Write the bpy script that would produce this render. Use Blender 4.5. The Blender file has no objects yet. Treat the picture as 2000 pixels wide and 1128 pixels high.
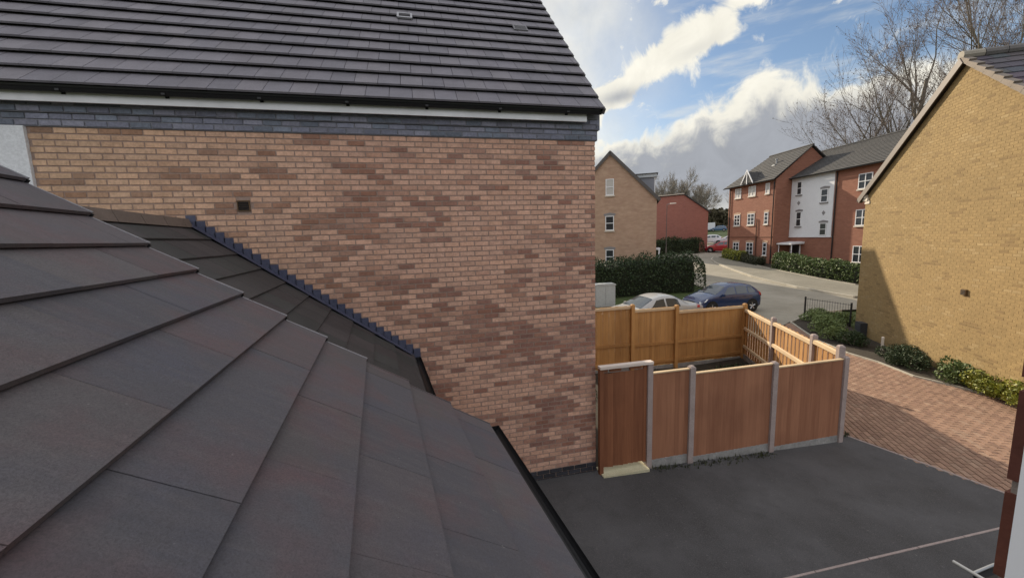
import bpy, bmesh, math, random
import numpy as np
from mathutils import Vector, Matrix, noise

random.seed(7)
rng = np.random.default_rng(7)
SC = bpy.context.scene
COL = SC.collection
PI = math.pi

# ------------------------------------------------------------------ camera, sky, sun, exposure
EYE = Vector((0.0, 0.0, 4.107))
PITCH, ROLL, YAW = 0.13122, -0.030873, 0.2242
fwd = Vector((math.sin(YAW) * math.cos(PITCH), math.cos(YAW) * math.cos(PITCH), -math.sin(PITCH)))
rt = Vector((math.cos(YAW), -math.sin(YAW), 0))
up = rt.cross(fwd)
rt2 = rt * math.cos(ROLL) + up * math.sin(ROLL)
up2 = -rt * math.sin(ROLL) + up * math.cos(ROLL)
cam_d = bpy.data.cameras.new('camera')
cam = bpy.data.objects.new('camera', cam_d)
COL.objects.link(cam)
m = Matrix.Identity(4)
for i in range(3):
    m[i][0], m[i][1], m[i][2], m[i][3] = rt2[i], up2[i], -fwd[i], EYE[i]
cam.matrix_world = m
cam_d.sensor_width = 36.0
cam_d.lens = 758.9 / 2000 * 36
cam_d.clip_start = 0.02
cam_d.clip_end = 3000
SC.camera = cam

SUN_AZ = math.radians(-6.0)      # clockwise from +y
SUN_EL = math.radians(22.5)
SUN_STRENGTH = 2.8
SKY_STRENGTH = 0.053
CLOUD = 0.42
EXPOSURE = 1.2

sun_d = bpy.data.lights.new('sun', 'SUN')
sun = bpy.data.objects.new('sun', sun_d)
COL.objects.link(sun)
sun_d.energy = SUN_STRENGTH
sun_d.angle = math.radians(0.6)
sun_d.color = (1.0, 0.86, 0.66)
to_sun = Vector((math.sin(SUN_AZ) * math.cos(SUN_EL), math.cos(SUN_AZ) * math.cos(SUN_EL), math.sin(SUN_EL)))
sun.rotation_euler = to_sun.to_track_quat('Z', 'Y').to_euler()
sun.location = (0, 0, 60)

SC.view_settings.view_transform = 'Standard'
SC.view_settings.look = 'None'
SC.view_settings.gamma = 1
SC.view_settings.use_curve_mapping = False
SC.view_settings.exposure = EXPOSURE
SC.cycles.max_bounces = 8
SC.cycles.transparent_max_bounces = 8


class NT:
    """small helper to write node trees"""
    def __init__(s, tree):
        s.t = tree
        s.n = tree.nodes
        s.l = tree.links

    def new(s, typ, **kw):
        nd = s.n.new(typ)
        for k, v in kw.items():
            setattr(nd, k, v)
        return nd

    def put(s, sock, v):
        if isinstance(v, bpy.types.NodeSocket):
            s.l.new(v, sock)
        elif v is not None:
            sock.default_value = v

    def math(s, op, a, b=None, c=None, clamp=False):
        nd = s.new('ShaderNodeMath', operation=op, use_clamp=clamp)
        s.put(nd.inputs[0], a)
        s.put(nd.inputs[1], b)
        s.put(nd.inputs[2], c)
        return nd.outputs[0]

    def mix(s, fac, a, b, typ='MIX'):
        nd = s.new('ShaderNodeMix', data_type='RGBA', blend_type=typ)
        s.put(nd.inputs[0], fac)
        s.put(nd.inputs[6], a if isinstance(a, bpy.types.NodeSocket) else (*a, 1))
        s.put(nd.inputs[7], b if isinstance(b, bpy.types.NodeSocket) else (*b, 1))
        return nd.outputs[2]

    def noise(s, vec, scale, detail=4, rough=0.55, dist=0.0):
        nd = s.new('ShaderNodeTexNoise')
        s.put(nd.inputs['Vector'], vec)
        nd.inputs['Scale'].default_value = scale
        nd.inputs['Detail'].default_value = detail
        nd.inputs['Roughness'].default_value = rough
        nd.inputs['Distortion'].default_value = dist
        return nd.outputs['Fac']

    def mapping(s, vec, scale=(1, 1, 1), loc=(0, 0, 0), rot=(0, 0, 0)):
        nd = s.new('ShaderNodeMapping')
        s.put(nd.inputs[0], vec)
        nd.inputs['Scale'].default_value = scale
        nd.inputs['Location'].default_value = loc
        nd.inputs['Rotation'].default_value = rot
        return nd.outputs[0]

    def ramp(s, fac, stops):
        nd = s.new('ShaderNodeValToRGB')
        el = nd.color_ramp.elements
        while len(el) < len(stops):
            el.new(1.0)
        for e, (p, c) in zip(el, stops):
            e.position = p
            e.color = (*c, 1) if len(c) == 3 else c
        s.put(nd.inputs[0], fac)
        return nd.outputs[0]

    def mrange(s, v, a, b, c=0.0, d=1.0, smooth=False):
        nd = s.new('ShaderNodeMapRange')
        nd.interpolation_type = 'SMOOTHSTEP' if smooth else 'LINEAR'
        s.put(nd.inputs[0], v)
        for i, q in enumerate((a, b, c, d)):
            s.put(nd.inputs[1 + i], q)
        return nd.outputs[0]


world = bpy.data.worlds.new('World')
SC.world = world
world.use_nodes = True
W = NT(world.node_tree)
W.n.clear()
sky = W.new('ShaderNodeTexSky')
sky.sky_type = 'NISHITA'
sky.sun_disc = False
sky.sun_elevation = SUN_EL
sky.sun_rotation = SUN_AZ
sky.air_density = 1.0
sky.dust_density = 0.6
sky.ozone_density = 2.0
tc = W.new('ShaderNodeTexCoord')
sep = W.new('ShaderNodeSeparateXYZ')
W.l.new(tc.outputs['Generated'], sep.inputs[0])
az = W.math('MULTIPLY', W.math('ARCTAN2', sep.outputs[0], sep.outputs[1]), 180 / PI)
elv = W.math('MULTIPLY', W.math('ARCSINE', sep.outputs[2]), 180 / PI)
n1 = W.noise(tc.outputs['Generated'], 6.0, 7, 0.58)
n2 = W.noise(tc.outputs['Generated'], 15.0, 7, 0.62, 0.6)
n3 = W.noise(W.mapping(tc.outputs['Generated'], loc=(3, 1, 7)), 4.0, 6, 0.6)
azn = W.math('ADD', az, W.math('MULTIPLY', W.math('SUBTRACT', n3, 0.5), 3.0))
eln = W.math('ADD', elv, W.math('MULTIPLY', W.math('SUBTRACT', n1, 0.5), 3.0))


def blob(a0, e0, ra, re, rot=0.0, amp=1.0):
    """soft bank of cloud at azimuth a0, elevation e0 (degrees)"""
    da = W.math('SUBTRACT', azn, a0)
    de = W.math('SUBTRACT', eln, e0)
    c, s_ = math.cos(math.radians(rot)), math.sin(math.radians(rot))
    x = W.math('ADD', W.math('MULTIPLY', da, c / ra), W.math('MULTIPLY', de, s_ / ra))
    y = W.math('ADD', W.math('MULTIPLY', da, -s_ / re), W.math('MULTIPLY', de, c / re))
    r2 = W.math('ADD', W.math('MULTIPLY', x, x), W.math('MULTIPLY', y, y))
    g = W.math('POWER', 2.718, W.math('MULTIPLY', r2, -1.0))
    return W.math('MULTIPLY', g, amp)


def total(bl):
    o = bl[0]
    for b in bl[1:]:
        o = W.math('ADD', o, b)
    return o


# a bank of cloud lies along the horizon; its top edge follows this outline (azimuth -> elevation)
outline = W.ramp(W.mrange(az, 0, 80, 0, 1), [(a_ / 80, (e_ / 30,) * 3) for a_, e_ in
                 ((0, 11), (22, 11.5), (26, 12.6), (33, 12.8), (38.5, 15.0), (42.5, 16.6), (44.6, 17.9), (46.0, 17.6), (48.0, 16.2), (52, 15.6), (57, 16.5), (62, 15.0), (68, 14), (80, 11))])
topel = W.math('MULTIPLY', outline, 30.0)
billow = W.math('ADD', W.math('MULTIPLY', W.math('SUBTRACT', n1, 0.5), 8.0), W.math('MULTIPLY', W.math('SUBTRACT', n2, 0.5), 9.0))
depth = W.math('ADD', W.math('SUBTRACT', topel, elv), billow)            # degrees below the top of the bank
bank = W.mrange(depth, -1.2, 1.8, 0, 1, True)
puffs = total([blob(36.0, 22.6, 3.2, 2.2, 12, 1.4), blob(40.0, 23.2, 2.2, 1.9, -10, 1.3), blob(32.2, 20.8, 2.6, 1.5, 28, 0.95), blob(28.6, 18.4, 2.8, 1.4, 20, 0.75),
               blob(27.0, 17.4, 3.0, 1.5, 8, .8), blob(43.0, 25.8, 2.2, 1.2, 0, 1.1), blob(33.6, 27.2, 2.4, .8, 15, .5), blob(24.2, 16.5, 3.2, 2.6, 40, .8)])
puffs = W.math('ADD', puffs, W.math('MULTIPLY', W.math('SUBTRACT', n2, 0.5), 2.8))
puff = W.mrange(puffs, 0.12, 0.80, 0, 1, True)
veil = W.math('MULTIPLY', W.mrange(W.math('ADD', az, W.math('MULTIPLY', W.math('SUBTRACT', n3, 0.5), 14.0)), 40.0, 21.0, 0, 0.92, True), W.mrange(n1, 0.25, 0.7, 0.45, 1.0))
streak = W.noise(W.mapping(tc.outputs['Generated'], scale=(1.2, 1.2, 7.0), rot=(0.25, 0.15, 0)), 4.0, 5, 0.6)
wisps = W.mrange(streak, 0.45, 0.75, 0.0, 0.45, True)
everywhere = W.mrange(n3, 0.33, 0.45, 0, 0.97, True)          # broken cloud outside the view, cover thickened to fill the shade
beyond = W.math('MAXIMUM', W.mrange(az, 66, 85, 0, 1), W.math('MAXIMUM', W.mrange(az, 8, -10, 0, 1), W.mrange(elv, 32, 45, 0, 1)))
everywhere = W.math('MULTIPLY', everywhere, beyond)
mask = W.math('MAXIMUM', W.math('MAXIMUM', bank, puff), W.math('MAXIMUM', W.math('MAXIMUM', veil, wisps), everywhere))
belly = W.mrange(W.math('ADD', depth, W.math('MULTIPLY', W.math('SUBTRACT', n3, 0.5), 14.0)), 1.6, 6.0, 0, 1, True)
belly = W.math('MULTIPLY', belly, W.mrange(elv, 1.0, 6.0, 0.45, 1.0, True))
under = total([blob(28.6, 17.5, 3.4, 1.0, 6, 0.95), blob(38.0, 21.8, 3.0, .7, 10, .35)])
greyness = W.math('ADD', W.math('MULTIPLY', belly, bank), W.math('MULTIPLY', W.math('MULTIPLY', under, W.mrange(n2, .3, .6, .4, 1.0)), 0.9), clamp=True)
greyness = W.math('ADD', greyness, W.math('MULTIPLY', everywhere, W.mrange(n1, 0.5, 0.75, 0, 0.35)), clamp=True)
shade_ = W.mrange(n2, 0.3, 0.7, 0.90, 1.06)
cc_ = W.new('ShaderNodeCombineColor')
for i_ in range(3):
    W.l.new(shade_, cc_.inputs[i_])
whites = W.mix(beyond, (1.0, 0.965, 0.85), (1.22, 1.23, 1.27))       # unseen clouds whitened and brightened to lift light on the shaded walls
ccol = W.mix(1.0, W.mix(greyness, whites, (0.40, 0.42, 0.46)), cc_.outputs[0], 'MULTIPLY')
bg1 = W.new('ShaderNodeBackground')
bg2 = W.new('ShaderNodeBackground')
W.l.new(sky.outputs[0], bg1.inputs[0])
bg1.inputs[1].default_value = SKY_STRENGTH
W.l.new(ccol, bg2.inputs[0])
bg2.inputs[1].default_value = CLOUD
mx = W.new('ShaderNodeMixShader')
W.l.new(mask, mx.inputs[0])
W.l.new(bg1.outputs[0], mx.inputs[1])
W.l.new(bg2.outputs[0], mx.inputs[2])
wo = W.new('ShaderNodeOutputWorld')
W.l.new(mx.outputs[0], wo.inputs[0])

# ------------------------------------------------------------------ materials
MATS = {}


def mat(name, color=None, rough=0.8, build=None, metal=0.0, spec=0.4):
    if name in MATS:
        return MATS[name]
    mt = bpy.data.materials.new(name)
    mt.use_nodes = True
    T = NT(mt.node_tree)
    bs = T.n['Principled BSDF']
    bs.inputs['Roughness'].default_value = rough
    bs.inputs['Metallic'].default_value = metal
    bs.inputs['Specular IOR Level'].default_value = spec
    if color:
        bs.inputs['Base Color'].default_value = (*color, 1)
    if build:
        build(T, bs)
    MATS[name] = mt
    return mt


def bump(T, bs, h, strength=0.3, dist=0.01):
    b = T.new('ShaderNodeBump')
    b.inputs['Strength'].default_value = strength
    b.inputs['Distance'].default_value = dist
    T.l.new(h, b.inputs['Height'])
    T.l.new(b.outputs[0], bs.inputs['Normal'])


def speckled(c1, c2, scale=8.0, fine=60.0, bstr=0.25, streak=(1, 1, 1), amount=1.0, coords='Object', tint=0.0):
    def f(T, bs):
        tcd = T.new('ShaderNodeTexCoord')
        v = T.mapping(tcd.outputs[coords], scale=streak)
        a = T.noise(v, scale, 5, 0.6)
        b = T.noise(v, fine, 3, 0.6)
        k = T.mrange(a, 0.3, 0.7, 0, amount)
        c = T.mix(k, c1, c2)
        c = T.mix(T.mrange(b, 0.25, 0.75, 0.0, 0.5), c, (c1[0] * 0.45, c1[1] * 0.45, c1[2] * 0.45))
        if tint:
            oi = T.new('ShaderNodeObjectInfo')
            g = T.mrange(oi.outputs['Random'], 0, 1, 1 - tint, 1 + tint)
            cc = T.new('ShaderNodeCombineColor')
            for i in range(3):
                T.l.new(g, cc.inputs[i])
            c = T.mix(1.0, c, cc.outputs[0], 'MULTIPLY')
        T.l.new(c, bs.inputs['Base Color'])
        if bstr:
            bump(T, bs, b, bstr, 0.01)
    return f


def piece_colour(kind, grain=35.0, low=0.72, high=1.18, bstr=0.35, blot=7.0):
    """colour of each brick / tile comes from its own piece (object colour or the piece's colour attribute)"""
    def f(T, bs):
        if kind == 'obj':
            c = T.new('ShaderNodeObjectInfo').outputs['Color']
        else:
            at = T.new('ShaderNodeAttribute')
            at.attribute_name = 'col'
            c = at.outputs['Color']
        geo = T.new('ShaderNodeNewGeometry')
        a = T.noise(geo.outputs['Position'], grain, 4, 0.65)
        b = T.noise(geo.outputs['Position'], blot, 4, 0.6)
        g = T.math('MULTIPLY', T.mrange(a, 0.25, 0.75, low, high), T.mrange(b, 0.3, 0.7, 0.86, 1.1))
        cc = T.new('ShaderNodeCombineColor')
        for i in range(3):
            T.l.new(g, cc.inputs[i])
        T.l.new(T.mix(1.0, c, cc.outputs[0], 'MULTIPLY'), bs.inputs['Base Color'])
        bump(T, bs, a, bstr, 0.006)
    return f


def brick_tex(c1, c2, mortar, mott=0.5, sx=1.0):
    def f(T, bs):
        uv = T.new('ShaderNodeUVMap')
        uv.uv_map = 'uv'
        bt = T.new('ShaderNodeTexBrick')
        T.l.new(uv.outputs[0], bt.inputs['Vector'])
        bt.inputs['Scale'].default_value = 1.0
        bt.inputs['Brick Width'].default_value = 0.225
        bt.inputs['Row Height'].default_value = 0.075
        bt.inputs['Mortar Size'].default_value = 0.006
        bt.inputs['Mortar Smooth'].default_value = 0.3
        bt.inputs['Color1'].default_value = (*c1, 1)
        bt.inputs['Color2'].default_value = (*c2, 1)
        bt.inputs['Mortar'].default_value = (*mortar, 1)
        n = T.noise(T.mapping(uv.outputs[0], scale=(1.0, 2.6, 1)), 1.6, 5, 0.65)
        c = T.mix(T.mrange(n, 0.35, 0.7, 0, mott), bt.outputs['Color'], (c2[0] * 0.6, c2[1] * 0.55, c2[2] * 0.5))
        n2_ = T.noise(uv.outputs[0], 0.35, 4, 0.6)
        c = T.mix(T.mrange(n2_, 0.4, 0.7, 0, 0.2), c, (c1[0] * 1.15, c1[1] * 1.1, c1[2] * 1.05))
        T.l.new(c, bs.inputs['Base Color'])
        bump(T, bs, bt.outputs['Fac'], -0.25, 0.004)
    return f


def wood(c1, c2, along='Z'):
    sc = {'Z': (26, 26, 1.3), 'X': (1.3, 26, 26), 'Y': (26, 1.3, 26)}[along]

    def f(T, bs):
        geo = T.new('ShaderNodeNewGeometry')
        oi = T.new('ShaderNodeObjectInfo')
        v = T.mapping(geo.outputs['Position'], scale=sc)
        a = T.noise(v, 1.0, 5, 0.6, 0.4)
        b = T.noise(geo.outputs['Position'], 1.1, 3, 0.5)
        r = oi.outputs['Random']
        k = T.math('ADD', T.mrange(a, 0.3, 0.7, 0, 0.6), T.math('MULTIPLY', r, 0.6))
        c = T.mix(k, c1, c2)
        c = T.mix(T.mrange(b, 0.45, 0.75, 0, 0.35), c, (c1[0] * 0.55, c1[1] * 0.5, c1[2] * 0.5))
        T.l.new(c, bs.inputs['Base Color'])
        bump(T, bs, a, 0.25, 0.004)
    return f


def tarmac(base, patch):
    def f(T, bs):
        geo = T.new('ShaderNodeNewGeometry')
        p = geo.outputs['Position']
        a = T.noise(p, 90.0, 3, 0.7)
        b = T.noise(p, 0.7, 5, 0.6)
        d = T.noise(p, 4.0, 5, 0.65)
        c = T.mix(T.mrange(b, 0.35, 0.68, 0, 1), base, patch)
        e_ = T.noise(p, 0.28, 4, 0.6, 0.8)
        c = T.mix(T.mrange(e_, 0.45, 0.65, 0, 0.55), c, (patch[0] * 1.25, patch[1] * 1.25, patch[2] * 1.28))
        g_ = T.noise(T.mapping(p, loc=(3, 7, 1)), 28.0, 2, 0.5)
        c = T.mix(T.mrange(g_, 0.68, 0.76, 0, 0.45), c, (patch[0] * 2.6, patch[1] * 2.5, patch[2] * 2.3))
        c = T.mix(T.mrange(d, 0.5, 0.75, 0, 0.35), c, (base[0] * 0.5, base[1] * 0.5, base[2] * 0.5))
        c = T.mix(T.mrange(a, 0.45, 0.75, 0, 0.55), c, (patch[0] * 1.8, patch[1] * 1.75, patch[2] * 1.6))
        T.l.new(c, bs.inputs['Base Color'])
        bump(T, bs, a, 0.5, 0.006)
    return f


def leafy(c1, c2, c3):
    def f(T, bs):
        geo = T.new('ShaderNodeNewGeometry')
        r = geo.outputs['Random Per Island']
        c = T.ramp(r, [(0.0, c1), (0.55, c2), (1.0, c3)])
        n = T.noise(geo.outputs['Position'], 1.7, 3, 0.6)
        c = T.mix(T.mrange(n, 0.4, 0.7, 0, 0.5), c, (c1[0] * 0.7, c1[1] * 0.75, c1[2] * 0.7))
        T.l.new(c, bs.inputs['Base Color'])
        bs.inputs['Subsurface Weight'].default_value = 0.0
    return f


M_brick_o = mat('brick_piece', rough=0.9, build=piece_colour('obj'))
M_brick_a = mat('brick_mass', rough=0.9, build=piece_colour('attr'))
M_mortar = mat('mortar', rough=0.95, build=speckled((0.33, 0.235, 0.19), (0.38, 0.275, 0.225), 5, 70))
M_mortar_dk = mat('dark_mortar', rough=0.95, build=speckled((0.20, 0.20, 0.225), (0.26, 0.26, 0.285), 5, 70))
M_mortar_buff = mat('buff_mortar', rough=0.95, build=speckled((0.28, 0.195, 0.088), (0.31, 0.218, 0.10), 5, 70))
M_tile_o = mat('tile_piece', rough=0.75, build=piece_colour('obj', 55, 0.8, 1.12, 0.4, 3.0), spec=0.3)
M_tile_a = mat('tile_mass', rough=0.75, build=piece_colour('attr', 55, 0.8, 1.12, 0.4, 3.0), spec=0.3)
M_roof_far = mat('far_roof_tile', rough=0.85, build=speckled((0.055, 0.055, 0.055), (0.085, 0.08, 0.075), 1.5, 14))
M_felt = mat('roof_underlay', (0.02, 0.02, 0.022), 0.95)
M_white = mat('white_upvc', rough=0.35, build=speckled((0.86, 0.86, 0.87), (0.82, 0.82, 0.83), 3, 2, 0.0))
M_render = mat('white_render', rough=0.9, build=speckled((0.80, 0.81, 0.83), (0.75, 0.76, 0.78), 2, 40, 0.1))
M_black = mat('black_plastic', (0.012, 0.012, 0.013), 0.4)
M_blackmetal = mat('black_metal', (0.015, 0.015, 0.016), 0.45)
M_lead = mat('lead_sheet', rough=0.55, build=speckled((0.055, 0.06, 0.105), (0.085, 0.09, 0.14), 3, 30, 0.1), spec=0.5)
M_verge = mat('verge_trim', rough=0.4, build=speckled((0.33, 0.32, 0.34), (0.25, 0.25, 0.27), 4, 50, 0.1))
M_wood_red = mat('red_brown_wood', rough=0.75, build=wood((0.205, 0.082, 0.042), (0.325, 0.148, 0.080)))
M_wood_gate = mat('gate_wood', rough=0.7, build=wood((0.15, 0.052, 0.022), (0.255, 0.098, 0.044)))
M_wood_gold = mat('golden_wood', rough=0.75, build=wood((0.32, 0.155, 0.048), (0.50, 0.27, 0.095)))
M_rail = mat('pale_wood', rough=0.75, build=wood((0.52, 0.38, 0.22), (0.62, 0.47, 0.30), 'X'))
M_beam = mat('pale_beam', rough=0.7, build=wood((0.55, 0.46, 0.40), (0.66, 0.57, 0.50), 'X'))  # near-white wood tone for the gate lintel
M_post = mat('post_concrete', rough=0.9, build=speckled((0.32, 0.255, 0.235), (0.39, 0.32, 0.295), 6, 60, 0.2))
M_gravelboard = mat('gravel_board', rough=0.95, build=speckled((0.22, 0.21, 0.20), (0.36, 0.35, 0.33), 5, 30, 0.5))
M_conc = mat('pale_concrete', rough=0.9, build=speckled((0.42, 0.39, 0.32), (0.50, 0.46, 0.38), 4, 50, 0.2, tint=0.1))
M_threshold = mat('threshold_sun_patch', rough=0.9, build=speckled((0.50, 0.46, 0.30), (0.58, 0.53, 0.36), 4, 50, 0.2))  # yellow of the sunlight under the gate put into the colour
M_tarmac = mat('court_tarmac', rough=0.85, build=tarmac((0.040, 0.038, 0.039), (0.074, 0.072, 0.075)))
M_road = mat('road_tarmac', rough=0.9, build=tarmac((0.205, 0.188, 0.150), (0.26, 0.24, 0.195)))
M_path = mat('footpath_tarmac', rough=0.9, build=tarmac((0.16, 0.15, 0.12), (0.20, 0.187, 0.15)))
M_paver_o = mat('paver_piece', rough=0.9, build=piece_colour('obj', 40))
M_paver_a = mat('paver_mass', rough=0.9, build=piece_colour('attr', 40))
M_sandjoint = mat('joint_sand', rough=0.95, build=speckled((0.20, 0.125, 0.085), (0.24, 0.155, 0.11), 5, 60))
M_soil = mat('soil', rough=1.0, build=speckled((0.035, 0.028, 0.02), (0.06, 0.048, 0.033), 3, 30, 0.6))
M_grass = mat('lawn_grass', rough=1.0, build=speckled((0.045, 0.07, 0.018), (0.075, 0.10, 0.028), 1.2, 30, 0.6))
M_glass = mat('window_glass', (0.03, 0.035, 0.04), 0.08, spec=0.6)
M_curtain = mat('net_curtain', (0.45, 0.43, 0.40), 0.6, spec=0.5)
M_apt = mat('apartment_brick', rough=0.9, build=brick_tex((0.305, 0.132, 0.085), (0.25, 0.10, 0.066), (0.30, 0.18, 0.125), 0.35))
M_apt_gable = mat('gable_house_brick', rough=0.9, build=brick_tex((0.46, 0.32, 0.225), (0.40, 0.26, 0.185), (0.40, 0.29, 0.22), 0.5))  # brick tone raised to carry distance haze
M_redhouse = mat('red_house_brick', rough=0.9, build=brick_tex((0.34, 0.145, 0.115), (0.29, 0.115, 0.095), (0.30, 0.18, 0.14), 0.25))  # lighter brick colour stands in for haze over the far house
M_buffside = mat('side_brick', rough=0.9, build=brick_tex((0.42, 0.27, 0.19), (0.30, 0.17, 0.12), (0.2, 0.16, 0.13), 0.7))
M_yellowside = mat('yellow_side_brick', rough=0.9, build=brick_tex((0.52, 0.36, 0.15), (0.44, 0.29, 0.12), (0.4, 0.3, 0.17), 0.5))
M_stone = mat('pale_stone', (0.58, 0.52, 0.44), 0.85)
M_lintel = mat('grey_lintel', (0.22, 0.21, 0.21), 0.85)
M_door = mat('dark_door', (0.02, 0.02, 0.022), 0.4)
M_dormer = mat('dormer_cladding', (0.20, 0.21, 0.24), 0.6)
M_bark = mat('bark', rough=0.95, build=speckled((0.16, 0.14, 0.11), (0.24, 0.21, 0.165), 3, 20, 0.5, (3, 3, 0.7)))
M_twig = mat('twigs', (0.15, 0.12, 0.105), 0.95)
M_twig_far = mat('hazed_far_twigs', (0.23, 0.205, 0.17), 0.95)  # twig colour lightened to paint in distance haze
M_hedge = mat('dark_hedge_leaves', rough=0.6, build=leafy((0.024, 0.04, 0.017), (0.038, 0.06, 0.024), (0.06, 0.085, 0.034)), spec=0.25)
M_core = mat('hedge_core', (0.016, 0.02, 0.01), 1.0)
M_laurel = mat('laurel_leaves', rough=0.6, build=leafy((0.055, 0.085, 0.022), (0.095, 0.14, 0.038), (0.16, 0.20, 0.07)), spec=0.4)
M_yellowshrub = mat('yellow_shrub_leaves', rough=0.5, build=leafy((0.12, 0.14, 0.02), (0.25, 0.26, 0.03), (0.36, 0.34, 0.05)), spec=0.4)
M_darkred = mat('dark_shrub_leaves', rough=0.6, build=leafy((0.035, 0.04, 0.018), (0.05, 0.055, 0.024), (0.07, 0.065, 0.03)))
M_lavender = mat('grey_green_leaves', rough=0.7, build=leafy((0.11, 0.15, 0.05), (0.16, 0.21, 0.07), (0.22, 0.27, 0.10)))
M_conifer = mat('conifer_needles', rough=0.7, build=leafy((0.02, 0.03, 0.017), (0.03, 0.042, 0.022), (0.04, 0.055, 0.03)))
M_scrub = mat('brown_scrub', rough=0.9, build=leafy((0.08, 0.072, 0.045), (0.12, 0.105, 0.065), (0.15, 0.13, 0.085)), spec=0.1)
M_tyre = mat('tyre_rubber', (0.015, 0.015, 0.015), 0.8)
M_alloy = mat('alloy', (0.55, 0.55, 0.57), 0.35, metal=0.8)
M_carglass = mat('car_glass', (0.035, 0.045, 0.055), 0.05, spec=0.9)
M_lamp = mat('headlamp', (0.75, 0.77, 0.78), 0.15, spec=0.8)
M_taillamp = mat('tail_lamp', (0.35, 0.02, 0.015), 0.25)
M_plate = mat('plate', (0.7, 0.7, 0.66), 0.5)
M_chrome = mat('chrome', (0.75, 0.76, 0.78), 0.18, metal=0.9)
M_cabinet = mat('grey_cabinet_paint', rough=0.5, build=speckled((0.45, 0.47, 0.47), (0.40, 0.42, 0.42), 3, 20, 0.05))
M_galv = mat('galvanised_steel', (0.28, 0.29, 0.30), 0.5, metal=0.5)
M_copper = mat('brown_plastic', (0.10, 0.055, 0.02), 0.6)


def paint(name, c, rough=0.25):
    def f(T, bs):
        bs.inputs['Coat Weight'].default_value = 0.6
        bs.inputs['Coat Roughness'].default_value = 0.06
        geo = T.new('ShaderNodeNewGeometry')
        n = T.noise(geo.outputs['Position'], 3.0, 4, 0.6)
        T.l.new(T.mix(T.mrange(n, 0.35, 0.7, 0, 0.35), c, (c[0] * 0.8 + 0.015, c[1] * 0.8 + 0.015, c[2] * 0.8 + 0.013)), bs.inputs['Base Color'])
    return mat(name, c, rough, f, spec=0.5)


# ------------------------------------------------------------------ mesh helpers
class MB:
    def __init__(s):
        s.v, s.f, s.c = [], [], []

    def poly(s, pts, col=None):
        b = len(s.v)
        s.v += [tuple(p) for p in pts]
        s.f.append(tuple(range(b, b + len(pts))))
        s.c.append(col)

    def hexa(s, p, col=None, skip=()):
        """p: 8 corners, bottom ring then top ring"""
        b = len(s.v)
        s.v += [tuple(q) for q in p]
        for i, q in enumerate(((3, 2, 1, 0), (4, 5, 6, 7), (0, 1, 5, 4), (1, 2, 6, 5), (2, 3, 7, 6), (3, 0, 4, 7))):
            if i not in skip:
                s.f.append(tuple(b + k for k in q))
                s.c.append(col)

    def box(s, o, ax, ay, az_, col=None, skip=()):
        o, ax, ay, az_ = (Vector(q) for q in (o, ax, ay, az_))
        if ax.cross(ay).dot(az_) < 0:
            o = o + ax
            ax = -ax
        s.hexa([o, o + ax, o + ax + ay, o + ay, o + az_, o + ax + az_, o + ax + ay + az_, o + ay + az_], col, skip)

    def cbox(s, c, size, rz=0.0, col=None):
        c = Vector(c)
        R = Matrix.Rotation(rz, 3, 'Z')
        ax, ay, az_ = R @ Vector((size[0], 0, 0)), R @ Vector((0, size[1], 0)), Vector((0, 0, size[2]))
        s.box(c - (ax + ay + az_) / 2, ax, ay, az_, col)

    def prism(s, pts, ext, col=None):
        pts = [Vector(p) for p in pts]
        ext = Vector(ext)
        n = len(pts)
        nrm = Vector((0, 0, 0))
        for i in range(n):
            nrm += pts[i].cross(pts[(i + 1) % n])
        if nrm.dot(ext) > 0:
            pts = pts[::-1]
        b = len(s.v)
        s.v += [tuple(p) for p in pts] + [tuple(p + ext) for p in pts]
        s.f.append(tuple(range(b, b + n)))
        s.c.append(col)
        s.f.append(tuple(range(b + 2 * n - 1, b + n - 1, -1)))
        s.c.append(col)
        for i in range(n):
            j = (i + 1) % n
            s.f.append((b + j, b + i, b + n + i, b + n + j))
            s.c.append(col)

    def tube(s, p0, p1, r0, r1, n=6, caps=True):
        p0, p1 = Vector(p0), Vector(p1)
        d = (p1 - p0)
        if d.length < 1e-6:
            return
        d.normalize()
        a = d.orthogonal().normalized()
        c = d.cross(a)
        b = len(s.v)
        for p, r in ((p0, r0), (p1, r1)):
            for i in range(n):
                t = 2 * PI * i / n
                s.v.append(tuple(p + (a * math.cos(t) + c * math.sin(t)) * r))
        for i in range(n):
            j = (i + 1) % n
            s.f.append((b + i, b + j, b + n + j, b + n + i))
            s.c.append(None)
        if caps:
            s.f.append(tuple(b + i for i in reversed(range(n))))
            s.f.append(tuple(b + n + i for i in range(n)))
            s.c += [None, None]

    def pipe(s, pts, r, n=6):
        for a, b in zip(pts[:-1], pts[1:]):
            s.tube(a, b, r, r, n)

    def build(s, name, material, parent=None, smooth=False, kind=None, uv=True):
        me = bpy.data.meshes.new(name)
        me.from_pydata(s.v, [], s.f)
        if uv and len(s.f) < 30000:
            add_uv(me)
        if any(c is not None for c in s.c):
            ca = me.color_attributes.new('col', 'FLOAT_COLOR', 'CORNER')
            arr = np.ones((len(me.loops), 4), np.float32)
            k = 0
            for f_, c in zip(s.f, s.c):
                if c is not None:
                    arr[k:k + len(f_), :3] = c
                k += len(f_)
            ca.data.foreach_set('color', arr.ravel())
        if smooth:
            me.polygons.foreach_set('use_smooth', [True] * len(me.polygons))
        me.materials.append(material)
        return link(name, me, parent, kind)


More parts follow.
